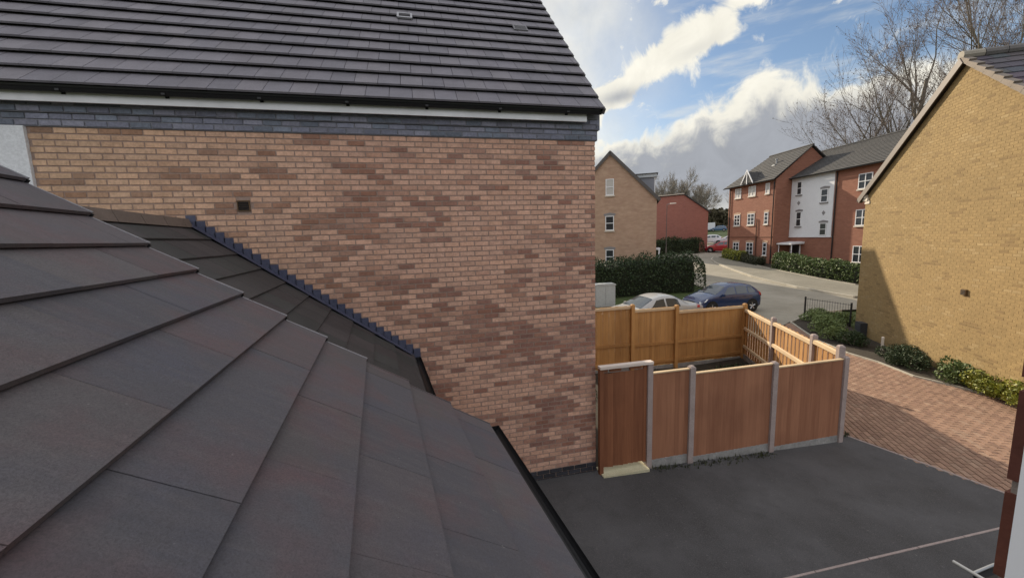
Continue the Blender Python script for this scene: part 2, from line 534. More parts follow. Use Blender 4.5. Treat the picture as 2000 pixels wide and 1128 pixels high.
def add_uv(me):
    ul = me.uv_layers.new(name='uv')
    dat = np.zeros((len(me.loops), 2), np.float32)
    vs = me.vertices
    for p in me.polygons:
        n = p.normal
        if abs(n.z) > 0.95:
            U, V = Vector((1, 0, 0)), Vector((0, 1, 0))
        else:
            U = Vector((-n.y, n.x, 0)).normalized()
            V = n.cross(U)
        for li in p.loop_indices:
            co = vs[me.loops[li].vertex_index].co
            dat[li] = (co.dot(U), co.dot(V))
    ul.data.foreach_set('uv', dat.ravel())


def link(name, me, parent=None, kind=None):
    o = bpy.data.objects.new(name, me)
    COL.objects.link(o)
    if parent is not None:
        o.parent = parent
        if parent.get('base') is not None:
            o.matrix_parent_inverse = Matrix.Translation(-Vector(parent['base']))
    if kind:
        o['kind'] = kind
    return o


def thing(name, label, cat, loc=(0, 0, 0), group=None, world=True):
    """Empty at the thing's base. world=True: its children are modelled in world coordinates."""
    o = bpy.data.objects.new(name, None)
    COL.objects.link(o)
    o.location = loc
    o.empty_display_size = 0.2
    if world:
        o['base'] = [float(q) for q in loc]
    tag(o, label, cat, group)
    return o


def tag(o, label, cat, group=None):
    o['label'] = label
    o['category'] = cat
    if group:
        o['group'] = group
    return o


def copy_thing(root, loc, rotz, label, group=None):
    r = root.copy()
    COL.objects.link(r)
    r.location = loc
    r.rotation_euler = (0, 0, rotz)
    r['label'] = label
    if group:
        r['group'] = group
    for ch in list(root.children):
        c = ch.copy()
        COL.objects.link(c)
        c.parent = r
        for g in ch.children:
            d = g.copy()
            COL.objects.link(d)
            d.parent = c
    return r


def mesh_np(name, v, f, material, parent=None, kind=None, smooth=False):
    """v (N,3) float, f (M,k) int arrays -> one object, quick"""
    me = bpy.data.meshes.new(name)
    k = f.shape[1]
    me.vertices.add(len(v))
    me.vertices.foreach_set('co', np.asarray(v, np.float32).ravel())
    me.loops.add(f.size)
    me.loops.foreach_set('vertex_index', np.asarray(f, np.int32).ravel())
    me.polygons.add(len(f))
    me.polygons.foreach_set('loop_start', np.arange(0, f.size, k, dtype=np.int32))
    if smooth:
        me.polygons.foreach_set('use_smooth', np.ones(len(f), bool))
    me.update()
    me.materials.append(material)
    return link(name, me, parent, kind)


# ------------------------------------------------------------------ terrain
def zt(x, y):
    s = 0.2205 * x + 0.9749 * y
    far = 0.05 * (math.sqrt((s - 21) ** 2 + 9) + (s - 21)) / 2
    far = min(far, 7.5)
    tri = min(max((x - 2.8) / 5.2, 0), 1) if x < 8.2 else min(max(1 - (x - 8.2) / 5, 0), 1)
    t = min(max((y - 11) / 4, 0), 1)
    return far - 0.21 * tri * (1 - t * t * (3 - 2 * t))


def sheet(name, pts, dz, material, step=1.0, kind='structure', parent=None, thick=0.0):
    """flat polygon draped on the terrain, dz above it"""
    bm = bmesh.new()
    bm.faces.new([bm.verts.new((p[0], p[1], 0)) for p in pts])
    for ax in (0, 1):
        lo, hi = min(p[ax] for p in pts), max(p[ax] for p in pts)
        k = math.floor(lo / step) + 1
        while k * step < hi:
            co, no = [0, 0, 0], [0, 0, 0]
            co[ax], no[ax] = k * step, 1
            bmesh.ops.bisect_plane(bm, geom=bm.verts[:] + bm.edges[:] + bm.faces[:], plane_co=co, plane_no=no)
            k += 1
    bmesh.ops.triangulate(bm, faces=bm.faces[:])
    for v in bm.verts:
        v.co.z = zt(v.co.x, v.co.y) + dz
    if thick:
        be = [e for e in bm.edges if len(e.link_faces) == 1]
        r = bmesh.ops.extrude_edge_only(bm, edges=be)
        for v in [g for g in r['geom'] if isinstance(g, bmesh.types.BMVert)]:
            v.co.z -= thick
    bmesh.ops.recalc_face_normals(bm, faces=bm.faces[:])
    me = bpy.data.meshes.new(name)
    bm.to_mesh(me)
    bm.free()
    me.materials.append(material)
    return link(name, me, parent, kind)


xs = np.concatenate([np.array([-700, -400, -220, -120, -70, -40]), np.arange(-24, 64, 1.5), np.array([70, 84, 100, 130, 180, 260, 420, 700])])
ys = np.concatenate([np.array([-700, -300, -120, -50, -25]), np.arange(-12, 70, 1.5), np.array([76, 88, 105, 130, 170, 240, 380, 700])])
gv = np.array([[x, y, zt(x, y) - 0.10] for y in ys for x in xs])
nx = len(xs)
gf = np.array([[j * nx + i, j * nx + i + 1, (j + 1) * nx + i + 1, (j + 1) * nx + i] for j in range(len(ys) - 1) for i in range(nx - 1)])
mesh_np('ground', gv, gf, M_grass, kind='structure', smooth=True)

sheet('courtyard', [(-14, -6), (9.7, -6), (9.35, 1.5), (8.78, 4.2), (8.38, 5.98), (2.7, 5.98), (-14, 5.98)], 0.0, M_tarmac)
road = sheet('road', [(4.5, 12.4), (13.2, 12.4), (15.8, 13.75), (18.3, 14.75), (20.1, 14.85), (23.9, 14.0), (40, 13), (40, 14.6), (30, 15.5),
                      (23.86, 16.9), (23.92, 20.38), (24.53, 23.31), (25.07, 25.22), (26.68, 29.06), (28.6, 33.17), (30.29, 35.89), (31.6, 37.2), (33.4, 38.2),
                      (46, 40), (49, 52), (60, 90), (66, 120), (52, 122), (50, 92), (41, 60), (33.5, 46.5), (29.5, 43.5), (24.5, 36.5), (20.6, 30), (18.6, 22.6), (16.8, 19.6), (4.5, 19.2)], 0.01, M_road, 2.0)
sheet('footpath', [(23.86, 16.9), (23.92, 20.38), (24.53, 23.31), (25.07, 25.22), (26.68, 29.06), (28.6, 33.17), (30.29, 35.89), (31.6, 37.2), (33.0, 36.6),
                   (31.5, 33.6), (29.32, 27.6), (28.6, 24.8), (27.96, 22.29), (27.6, 19.6), (28.5, 15.8)], 0.12, M_path, 2.0, thick=0.14)
sheet('planting_bed', [(33.0, 36.6), (31.5, 33.6), (29.32, 27.6), (28.6, 24.8), (27.96, 22.29), (27.6, 19.6), (28.5, 15.8), (36, 15), (36, 37)], 0.13, M_soil, 2.0)
sheet('lawn', [(2.0, 19.3), (16.7, 19.7), (18.5, 22.7), (20.4, 30), (24.2, 36.5), (20, 44), (2, 40)], 0.0, M_grass, 2.0)
yard_soil = sheet('yard_soil', [(2.72, 6.0), (8.0, 6.0), (10.3, 10.6), (2.72, 10.6)], -0.01, M_soil)
sheet('shrub_bed', [(13.13, 5.3), (13.08, 6.8), (12.98, 7.5), (13.34, 8.6), (13.45, 9.54), (14.0, 11.0), (15.7, 13.5), (18.3, 14.6), (19.6, 14.5), (16.6, 11.7), (12.0, 3.6), (12.9, 3.2)], 0.02, M_soil)

# block paving: drive between the timber fence and the yellow house
bp_pts = [(9.35, 1.5), (8.78, 4.2), (8.38, 5.98), (8.0, 6.0), (10.35, 10.7), (10.4, 12.4), (13.2, 12.4), (15.7, 13.65), (13.95, 11.0), (13.4, 9.54), (13.29, 8.6), (12.93, 7.5), (13.03, 6.8), (13.08, 5.3), (12.85, 3.2), (12.2, 1.5)]
paving = sheet('block_paving', bp_pts, -0.012, M_sandjoint)


def in_poly(x, y, P):
    c = False
    j = len(P) - 1
    for i in range(len(P)):
        if (P[i][1] > y) != (P[j][1] > y) and x < (P[j][0] - P[i][0]) * (y - P[i][1]) / (P[j][1] - P[i][1]) + P[i][0]:
            c = not c
        j = i
    return c


D2 = Vector((0.505, 0.863, 0))      # the lane's direction
N2 = Vector((0.863, -0.505, 0))
pav = []
for i in range(-60, 90):
    for j in range(-60, 160):
        c = D2 * (i * 0.203 + (0.1015 if j % 2 else 0)) + N2 * (j * 0.103)
        c = c + Vector((6, 3, 0))
        if in_poly(c.x, c.y, bp_pts):
            v = random.random()
            base = (0.275, 0.170, 0.118) if v < 0.7 else ((0.235, 0.142, 0.10) if v < 0.88 else (0.305, 0.20, 0.142))
            k = random.uniform(0.9, 1.1)
            pav.append((c.x, c.y, tuple(q * k for q in base)))


def visible_key(x, y):
    ok = (y > 3.6 and x > 8.9 and x / max(y, .1) < 2.2)
    return (0 if ok else 1, x * x + y * y)


pav.sort(key=lambda q: visible_key(q[0], q[1]))
pm = MB()
pm.hexa([(-0.0985, -0.0485, -0.03), (0.0985, -0.0485, -0.03), (0.0985, 0.0485, -0.03), (-0.0985, 0.0485, -0.03),
         (-0.095, -0.045, 0.0), (0.095, -0.045, 0.0), (0.095, 0.045, 0.0), (-0.095, 0.045, 0.0)], skip=(0,))
pme = bpy.data.meshes.new('paver')
pme.from_pydata(pm.v, [], pm.f)
pme.materials.append(M_paver_o)
PA = math.atan2(D2.y, D2.x)
rest = MB()
RP = Matrix.Rotation(PA, 3, 'Z')
for n, (x, y, c) in enumerate(pav):
    z = zt(x, y) + random.uniform(-0.002, 0.002)
    if n < 300:
        o = link('paver', pme, paving)
        o.location = (x, y, z)
        o.rotation_euler = (0, 0, PA)
        o.color = (*c, 1)
    else:
        rest.hexa([RP @ Vector(q) + Vector((x, y, z)) for q in pm.v], c, skip=(0,))
rest.build('paver_field', M_paver_a, paving, kind='stuff', uv=False)

# kerbs and edgings: each stone a part
def strip_stones(name, stone, pts, w, h, dz, material, length=0.9, label=None):
    root = bpy.data.objects.new(name, None)
    COL.objects.link(root)
    root['kind'] = 'structure'
    P = [Vector((p[0], p[1], 0)) for p in pts]
    for a, b in zip(P[:-1], P[1:]):
        L = (b - a).length
        n = max(1, round(L / length))
        d = (b - a) / n
        u = d.normalized()
        nn = Vector((-u.y, u.x, 0))
        for i in range(n):
            s0, s1 = a + d * i + u * 0.006, a + d * (i + 1) - u * 0.006
            z0, z1 = zt(s0.x, s0.y) + dz + random.uniform(-.003, .003), zt(s1.x, s1.y) + dz
            mb = MB()
            e = 0.012
            lo, hi = -0.15, h
            mb.hexa([s0 - nn * w / 2 + Vector((0, 0, z0 + lo)), s1 - nn * w / 2 + Vector((0, 0, z1 + lo)), s1 + nn * w / 2 + Vector((0, 0, z1 + lo)), s0 + nn * w / 2 + Vector((0, 0, z0 + lo)),
                     s0 - nn * (w / 2 - e) + Vector((0, 0, z0 + hi)), s1 - nn * (w / 2 - e) + Vector((0, 0, z1 + hi)), s1 + nn * (w / 2 - e) + Vector((0, 0, z1 + hi)), s0 + nn * (w / 2 - e) + Vector((0, 0, z0 + hi))], skip=(0,))
            mb.build(stone, material, root)
    return root


K = [(23.86, 16.9), (23.92, 20.38), (24.53, 23.31), (25.07, 25.22), (26.68, 29.06), (28.6, 33.17), (30.29, 35.89), (31.6, 37.2)]
strip_stones('road_kerb', 'kerb_stone', [(p[0] - 0.07, p[1]) for p in K], 0.15, 0.125, 0.01, M_conc)
strip_stones('path_edging', 'edging_stone', [(27.6, 19.6), (27.96, 22.29), (28.6, 24.8), (29.32, 27.6), (31.5, 33.6), (33.0, 36.6)], 0.08, 0.17, 0.0, M_conc)
strip_stones('bed_edging', 'edging_stone', [(12.85, 3.2), (13.08, 5.3), (13.03, 6.8), (12.93, 7.5), (13.29, 8.6), (13.4, 9.54), (13.95, 11.0), (15.7, 13.65), (18.3, 14.72), (20.1, 14.82)], 0.08, 0.035, 0.0, M_conc)
strip_stones('court_edging', 'edging_stone', [(3.6, 3.34), (7.9, 3.36), (9.0, 3.2)], 0.05, 0.008, 0.0, M_post)
strip_stones('paving_edging', 'edging_stone', [(9.2, 2.0), (8.78, 4.2), (8.38, 5.98)], 0.07, 0.006, 0.0, M_post)

# ------------------------------------------------------------------ brick and tile builders
def unit_brick(name, material, depth=0.03):
    mb = MB()
    b = 0.004
    # local: x along the wall (unit length 0.215), z up (0.065), -y outwards
    mb.hexa([(-.1075, 0, -.0325), (.1075, 0, -.0325), (.1075, 0, .0325), (-.1075, 0, .0325),
             (-.1075 + b, -depth, -.0325 + b), (.1075 - b, -depth, -.0325 + b), (.1075 - b, -depth, .0325 - b), (-.1075 + b, -depth, .0325 - b)], skip=(0,))
    me = bpy.data.meshes.new(name)
    me.from_pydata(mb.v, [], mb.f)
    me.materials.append(material)
    return me, mb.v


BRICK_ME, BRICK_V = unit_brick('brick', M_brick_o)


def brick_wall(house, part, O, U, N, z0, z1, spans, colfn, n_parts=300, seen=None, massname='brickwork', jit=0.0015):
    """bricks on a vertical plane through O, along U, facing N; spans(z) -> list of (u0, u1)"""
    O, U, N = Vector(O), Vector(U), Vector(N)
    out = []
    j = 0
    z = z0
    while z + 0.066 < z1 + 1e-6:
        zc = z + 0.0375
        off = 0.1125 if j % 2 else 0.0
        for (a, b) in spans(zc):
            i0 = math.floor((a - off) / 0.225) - 1
            i1 = math.ceil((b - off) / 0.225) + 1
            for i in range(i0, i1):
                s0, s1 = max(a, i * 0.225 + off), min(b, i * 0.225 + off + 0.215)
                if s1 - s0 > 0.04:
                    out.append((0.5 * (s0 + s1), s1 - s0, zc))
        z += 0.075
        j += 1

    def key(q):
        p = O + U * q[0]
        p.z = q[2]
        return (0 if (seen is None or seen(q[0], q[2])) else 1, (p - EYE).length)
    out.sort(key=key)
    ang = math.atan2(U.y, U.x)
    flip = 1 if Vector((math.sin(ang), -math.cos(ang), 0)).dot(N) > 0 else -1
    R = Matrix.Rotation(ang if flip > 0 else ang + PI, 3, 'Z')
    rot = (0, 0, ang if flip > 0 else ang + PI)
    rest = MB()
    for n, (u, w, zc) in enumerate(out):
        p = O + U * u + N * random.uniform(-jit, jit)
        p.z = zc
        p = p - N * 0.03
        c = colfn(u, zc)
        sx = w / 0.215
        if n < n_parts:
            o = link(part, BRICK_ME, house)
            o.location = p
            o.rotation_euler = rot
            o.scale = (sx, 1, 1)
            o.color = (*c, 1)
        else:
            rest.hexa([R @ Vector((q[0] * sx, q[1], q[2])) + p for q in BRICK_V], c, skip=(0,))
    if rest.f:
        rest.build(massname, M_brick_a, house, kind='stuff', uv=False)


def lerp3(a, b, t):
    return tuple(a[i] * (1 - t) + b[i] * t for i in range(3))


def main_brick_colour(u, z):
    n = noise.noise(Vector((u / 0.55, z / 0.17, 3.1))) * 0.6 + noise.noise(Vector((u / 1.7, z / 0.7, 8.0))) * 0.5
    low = (5.57 - z) / 5.6
    right = (u + 4.4) / 7.2
    thr = 0.24 - 0.22 * min(1, low * 1.2)
    light = lerp3((0.60, 0.395, 0.255), (0.59, 0.352, 0.252), min(1, max(0, right * 2)))
    dark = lerp3((0.325, 0.195, 0.125), (0.275, 0.135, 0.098), min(1, right * 1.6))
    t = (n + random.gauss(0, 0.15) - (thr - 0.20)) / 0.36
    t = min(1, max(0, t))
    t = t * t * (3 - 2 * t)
    t = min(1, max(0, t + random.gauss(0, 0.09)))
    if random.random() < 0.03:
        t = random.uniform(0.4, 1.0)
    c = lerp3(light, dark, t)
    k = random.uniform(0.90, 1.08)
    g = random.uniform(-0.012, 0.012)
    return (c[0] * k + g, c[1] * k, c[2] * k - g * .5)


def blue_brick_colour(u, z):
    k = random.uniform(0.75, 1.2)
    return tuple(q * k for q in random.choice([(0.20, 0.205, 0.26), (0.18, 0.185, 0.235), (0.225, 0.225, 0.275), (0.175, 0.195, 0.24)]))


def black_brick_colour(u, z):
    k = random.uniform(0.7, 1.3)
    return tuple(q * k for q in (0.035, 0.035, 0.042))


def yellow_brick_colour(u, z):
    n = noise.noise(Vector((u / 0.8, z / 0.22, 5.0))) + random.gauss(0, 0.25)
    k = random.uniform(0.94, 1.06) * (1 + 0.10 * noise.noise(Vector((u / 1.6, z / 1.1, 2.0))))
    c = (0.225, 0.150, 0.066) if n > 0.50 else ((0.315, 0.225, 0.107) if n < -0.55 else (0.285, 0.196, 0.085))
    return tuple(q * k for q in c)


def tile_mesh(name, w, L, t, material, e=0.006):
    """flat interlocking roof tile. local x across, y up the slope (front edge at 0), z out of the slope"""
    mb = MB()
    mb.hexa([(-w / 2, 0, -t), (w / 2, 0, -t), (w / 2, L, -t), (-w / 2, L, -t), (-w / 2 + e * .6, e, 0), (w / 2 - e * .6, e, 0), (w / 2 - e * .6, L, 0), (-w / 2 + e * .6, L, 0)])
    me = bpy.data.meshes.new(name)
    me.from_pydata(mb.v, [], mb.f)
    me.materials.append(material)
    return me, mb.v


def lay_tiles(house, O, A, S, rows, width, lap, thick, colfn, n_parts=300, lift=None, part='roof_tile', seen=None, x0=0.0, x1=10.0, bond=True, mass='roof_tiling', edge=None, skip=(), gap=0.002, bev=0.006):
    """O origin at the eaves line, A unit along the eaves, S unit up the slope, rows: list of distances up the slope of each front edge"""
    O, A, S = Vector(O), Vector(A), Vector(S)
    Nn = A.cross(S)
    if Nn.z < 0:
        Nn = -Nn
    tiles = []
    for r in range(len(rows) - 1):
        g = rows[r + 1] - rows[r]
        off = width / 2 if (bond and r % 2) else 0.0
        lim = edge(rows[r], rows[r + 1]) if edge else (x0, x1)
        k = math.floor((lim[0] - off) / width) - 1
        while k * width + off < lim[1]:
            a, b = max(lim[0], k * width + off + gap), min(lim[1], (k + 1) * width + off - gap)
            if b - a > 0.03:
                tiles.append((r, 0.5 * (a + b), b - a, rows[r], g + lap))
            k += 1

    def key(q):
        p = O + A * q[1] + S * q[3]
        return (0 if (seen is None or seen(q[1], q[3])) else 1, (p - EYE).length)
    tiles.sort(key=key)
    lift = thick if lift is None else lift
    rest = MB()
    cache = {}
    for n, (r, xc, w, d, L) in enumerate(tiles):
        if (r, round(xc, 1)) in skip:
            continue
        tilt = math.atan2(lift, L - lap * 0.3)          # each tile lies on the head of the one below
        S2 = (S * math.cos(tilt) - Nn * math.sin(tilt)).normalized()
        N2_ = A.cross(S2)
        if N2_.z < 0:
            N2_ = -N2_
        Ax = S2.cross(N2_)
        p = O + A * xc + S * d + Nn * (lift + random.uniform(-0.001, 0.0015)) 
        c = colfn(xc, d)
        Mx = Matrix((Ax, S2, N2_)).transposed().to_4x4()
        Mx.translation = p
        if n < n_parts:
            key_ = (round(w, 3), round(L, 3))
            if key_ not in cache:
                cache[key_] = tile_mesh(part, w, L, thick, M_tile_o, bev)[0]
            o = link(part, cache[key_], house)
            o.matrix_basis = Mx
            o.color = (*c, 1)
        else:
            e = 0.004
            q = [(-w / 2, 0, -thick), (w / 2, 0, -thick), (w / 2, L, -thick), (-w / 2, L, -thick), (-w / 2 + e, e, 0), (w / 2 - e, e, 0), (w / 2 - e, L, 0), (-w / 2 + e, L, 0)]
            rest.hexa([Mx @ Vector(s) for s in q], c)
    if rest.f:
        rest.build(mass, M_tile_a, house, kind='stuff', uv=False)


def gutter(house, a, b, r=0.055, drop=0.0, brackets=0, out=Vector((0, -1, 0)), name='gutter'):
    """half-round gutter along a-b with brackets"""
    a, b, out = Vector(a), Vector(b), Vector(out)
    mb = MB()
    n = 8
    prof = []
    for i in range(n + 1):
        t = PI * i / n
        prof.append(out * (-math.cos(t) * r) + Vector((0, 0, -math.sin(t) * r)))
    for i in range(n):
        p, q = prof[i], prof[i + 1]
        mb.poly([a + p, b + p, b + q, a + q])
        mb.poly([a + p * 0.93, a + q * 0.93, b + q * 0.93, b + p * 0.93])
    mb.poly([a + p for p in prof])
    mb.poly([b + p for p in reversed(prof)])
    g = mb.build(name, M_black, house)
    L = (b - a).length
    u = (b - a).normalized()
    for k in range(brackets):
        c = a + u * (L * (k + 0.5) / brackets)
        bm_ = MB()
        bm_.box(c - u * 0.02 - out * (r + 0.02) + Vector((0, 0, -r - 0.012)), u * 0.04, out * (2 * r + 0.012), Vector((0, 0, 0.02)))
        bm_.box(c - u * 0.02 - out * (r + 0.02) + Vector((0, 0, -r - 0.03)), u * 0.04, out * 0.02, Vector((0, 0, r + 0.03)))
        bm_.build('gutter_bracket', M_black, g)


# ------------------------------------------------------------------ the long brick house opposite the window
house = thing('brick_house', 'large buff and brown brick house with dark tiled roof beyond the low roof', 'house', (0, 5.9, 0))
WX0, WX1, WY_ = -9.0, 2.76, 5.9
body = MB()
body.box((WX0, WY_ + 0.006, -0.3), (WX1 - WX0 - 0.012, 0, 0), (0, 8.2, 0), (0, 0, 6.2))
body.build('inner_wall', M_mortar, house)
gab = MB()
gab.prism([(WX1 - 0.012, 5.92, 5.9), (WX1 - 0.012, 14.08, 5.9), (WX1 - 0.012, 10.0, 10.1)], (-0.2, 0, 0))
gab.build('gable_wall', M_buffside, house)
side = MB()
side.box((WX1 - 0.012, 5.93, -0.3), (0.008, 0, 0), (0, 8.15, 0), (0, 0, 6.2))
side.build('side_wall', M_buffside, house)


def flash_z(x):
    return 4.46 + (x + 3.04) * -0.7365 if x > -3.04 else 4.47


VENT = (-2.33, -2.18, 4.56, 4.70)


def main_spans(z):
    if VENT[2] - 0.03 < z < VENT[3] + 0.03:
        return [(-4.42, VENT[0] - 0.01), (VENT[1] + 0.01, WX1)]
    return [(-4.42, WX1)]


brick_wall(house, 'brick', (0, WY_, 0), (1, 0, 0), (0, -1, 0), 0.17, 5.57, main_spans, main_brick_colour, 300, lambda u, z: z > flash_z(u) + 0.08)
brick_wall(house, 'band_brick', (0, WY_ - 0.022, 0), (1, 0, 0), (0, -1, 0), 5.572, 5.722, lambda z: [(-8.5, WX1 + 0.025)], blue_brick_colour, 300, massname='band_brickwork')
brick_wall(house, 'band_brick', (0.06, WY_ - 0.05, 0), (1, 0, 0), (0, -1, 0), 5.724, 5.875, lambda z: [(-8.5, WX1 - 0.01)], blue_brick_colour, 200, massname='band_brickwork')
brick_wall(house, 'plinth_brick', (0, WY_ - 0.012, 0), (1, 0, 0), (0, -1, 0), -0.13, 0.165, lambda z: [(0.6, WX1)], black_brick_colour, 40, massname='plinth_brickwork')
bk = MB()
bk.box((-8.5, WY_ - 0.012, 5.57), (WX1 + 8.5 + 0.015, 0, 0), (0, 0.03, 0), (0, 0, 0.30))
bk.box((-8.5, WY_ - 0.04, 5.723), (WX1 + 8.5 + 0.035, 0, 0), (0, 0.025, 0), (0, 0, 0.155))
bk.build('band_mortar', M_mortar_dk, house)
# the band returns round the corner
rb = MB()
rb.box((WX1 + 0.002, WY_ - 0.02, 5.572), (0.026, 0, 0), (0, 0.6, 0), (0, 0, 0.15))
rb.box((WX1 + 0.004, WY_ - 0.048, 5.724), (0.052, 0, 0), (0, 0.6, 0), (0, 0, 0.24))
rb.box((WX1 - 0.20, WY_ - 0.051, 5.878), (0.202, 0, 0), (0, 0.1, 0), (0, 0, 0.12))
rb.build('corbel', M_mortar_dk, house)
fb = MB()
fb.box((-8.5, 5.756, 5.814), (2.56 + 8.5, 0, 0), (0, 0.024, 0), (0, 0, 0.16))
fb.build('fascia_board', M_white, house)
sb = MB()
sb.box((-8.5, 5.7805, 5.882), (2.56 + 8.5, 0, 0), (0, 0.14, 0), (0, 0, 0.012))
sb.build('soffit', M_white, house)
gutter(house, (-8.5, 5.704, 5.970), (2.74, 5.704, 5.970), 0.046, brackets=11)
# white rendered bay at the left end
wp = MB()
wp.box((-8.6, WY_ - 0.035, 0), (8.6 - 4.42, 0, 0), (0, 0.045, 0), (0, 0, 5.568))
wp.build('rendered_panel', M_render, house)
# extract vent
vf = MB()
vx0, vx1, vz0, vz1 = VENT
for o_, s_ in (((vx0, vz0), (vx1 - vx0, 0.012)), ((vx0, vz1 - 0.012), (vx1 - vx0, 0.012)), ((vx0, vz0 + .012), (0.012, vz1 - vz0 - .024)), ((vx1 - 0.012, vz0 + .012), (0.012, vz1 - vz0 - .024))):
    vf.box((o_[0], WY_ - 0.012, o_[1]), (s_[0], 0, 0), (0, 0.02, 0), (0, 0, s_[1]))
ve = vf.build('wall_vent', M_copper, house)
for k in range(5):
    vl = MB()
    z_ = vz0 + 0.016 + k * 0.022
    vl.hexa([(vx0 + .012, WY_ - 0.010, z_), (vx1 - .012, WY_ - 0.010, z_), (vx1 - .012, WY_ + 0.008, z_ + .014), (vx0 + .012, WY_ + 0.008, z_ + .014),
             (vx0 + .012, WY_ - 0.010, z_ + .004), (vx1 - .012, WY_ - 0.010, z_ + .004), (vx1 - .012, WY_ + 0.008, z_ + .018), (vx0 + .012, WY_ + 0.008, z_ + .018)])
    vl.build('louvre', M_black, ve)

# main roof
SL = math.atan(1.04)
RO = Vector((0, 5.655, 5.945))
RS = Vector((0, math.cos(SL), math.sin(SL)))
RIDGE = 6.05
deck = MB()
RN = Vector((0, -math.sin(SL), math.cos(SL)))
a0 = Vector((-9.3, 0, 0)) + RO - RN * 0.02
a1 = Vector((2.77, 0, 0)) + RO - RN * 0.02
deck.hexa([a0 - RN * .04, a1 - RN * .04, a1 + RS * RIDGE - RN * .04, a0 + RS * RIDGE - RN * .04, a0, a1, a1 + RS * RIDGE, a0 + RS * RIDGE])
deck.build('roof_deck', M_felt, house)
top = RO + RS * RIDGE
back = MB()
back.hexa([(-9.3, top.y, top.z - .05), (2.80, top.y, top.z - .05), (2.80, 2 * top.y - RO.y, RO.z - .05), (-9.3, 2 * top.y - RO.y, RO.z - .05),
           (-9.3, top.y, top.z + .03), (2.80, top.y, top.z + .03), (2.80, 2 * top.y - RO.y, RO.z + .03), (-9.3, 2 * top.y - RO.y, RO.z + .03)])
back.build('rear_roof', M_roof_far, house)


def slate_colour(x, d):
    k = random.uniform(0.92, 1.08)
    return tuple(q * k for q in random.choice([(0.162, 0.150, 0.168), (0.150, 0.141, 0.160), (0.168, 0.156, 0.172), (0.156, 0.146, 0.165)]))


lay_tiles(house, RO, (1, 0, 0), RS, [i * 0.3535 for i in range(18)], 0.30, 0.08, 0.022, slate_colour, 300, 0.062, gap=0.0012, bev=0.004,
          seen=lambda x, d: d < 5.2 - 0.0 * x, x0=-9.2, x1=2.79)
# verge caps up the right hand slope
for i in range(17):
    vb = MB()
    p = RO + RS * (i * 0.3535 + 0.004)
    vb.hexa([Vector((2.775, 0, 0)) + p - RN * .05, Vector((2.815, 0, 0)) + p - RN * .05, Vector((2.815, 0, 0)) + p + RS * .37 - RN * .06, Vector((2.775, 0, 0)) + p + RS * .37 - RN * .06,
             Vector((2.775, 0, 0)) + p + RN * .034, Vector((2.815, 0, 0)) + p + RN * .034, Vector((2.815, 0, 0)) + p + RS * .37 + RN * .008, Vector((2.775, 0, 0)) + p + RS * .37 + RN * .008])
    vb.build('verge_cap', M_tile_o, house).color = (0.12, 0.115, 0.12, 1)
rid = MB()
rid.tube((-9.2, top.y, top.z + 0.0), (2.81, top.y, top.z + 0.0), 0.11, 0.11, 10)
rid.build('ridge', M_roof_far, house)
# two roof vents
for (vx, vd, c1, lab) in ((-0.05, 2.79, M_verge, 'square tile vent with pale frame and dark hole'), (2.02, 2.73, M_verge, 'pale flat tile vent')):
    p = RO + RS * vd + Vector((vx, 0, 0)) + RN * 0.04
    vb = MB()
    w_, h_ = 0.26, 0.20
    X = Vector((1, 0, 0))
    if vx < 1:
        for (ux, us, lx, ls) in ((-w_ / 2, -h_ / 2, w_, 0.035), (-w_ / 2, h_ / 2 - 0.03, w_, 0.03), (-w_ / 2, -h_ / 2 + .035, 0.035, h_ - .065), (w_ / 2 - 0.035, -h_ / 2 + .035, 0.035, h_ - .065)):
            vb.box(p + X * ux + RS * us, X * lx, RS * ls, RN * 0.03)
    else:
        vb.box(p - X * w_ / 2 - RS * h_ / 2, X * w_, RS * h_, RN * 0.022)
        for k in range(4):
            vb.box(p - X * w_ * 0.42 - RS * (h_ / 2 - 0.03 - k * 0.04) + RN * 0.022, X * w_ * 0.84, RS * 0.012, RN * 0.008)
    vo = vb.build('roof_vent', M_verge if vx < 1 else mat('dull_vent', (0.16, 0.155, 0.165), 0.6), house)
    vo['label'] = lab
    if vx < 1:
        hb = MB()
        hb.box(p - X * (w_ / 2 - .035) - RS * (h_ / 2 - .035), X * (w_ - .07), RS * (h_ - .065), RN * 0.006)
        hb.build('vent_hole', M_black, vo)

# ------------------------------------------------------------------ low roofs in front of it
TH = math.radians(6.0)
E2 = Vector((math.cos(TH), math.sin(TH), 0))       # down-slope, level
E1 = Vector((-math.sin(TH), math.cos(TH), 0))      # along the courses, towards the brick house
MSL = 0.75
SLOPE_UP = Vector((-E2.x, -E2.y, MSL)).normalized()
KK = 1.1
ours = thing('window_house', 'red brick house with the dark tiled low roof and white window seen close in front', 'house', (0, 0, 0))


def roof_pt(u, v, k=KK):
    return E2 * u + E1 * v + Vector((0, 0, EYE.z - k - MSL * u))


us = [0.775, 0.455, 0.14, -0.15, -0.405, -0.645, -0.885, -1.115, -1.345, -1.595, -1.85, -2.10, -2.35, -2.60, -2.85]
us = [q * KK for q in us]
rowd = [(us[0] - q) * math.sqrt(1 + MSL * MSL) for q in us]
VERGE = 3.01 * KK
O_near = roof_pt(us[0], 0.0)


def near_tile_colour(x, d):
    k = random.uniform(0.88, 1.12)
    return tuple(q * k for q in random.choice([(0.098, 0.086, 0.092), (0.104, 0.084, 0.088), (0.088, 0.084, 0.095), (0.102, 0.091, 0.093)]))


M_near = None


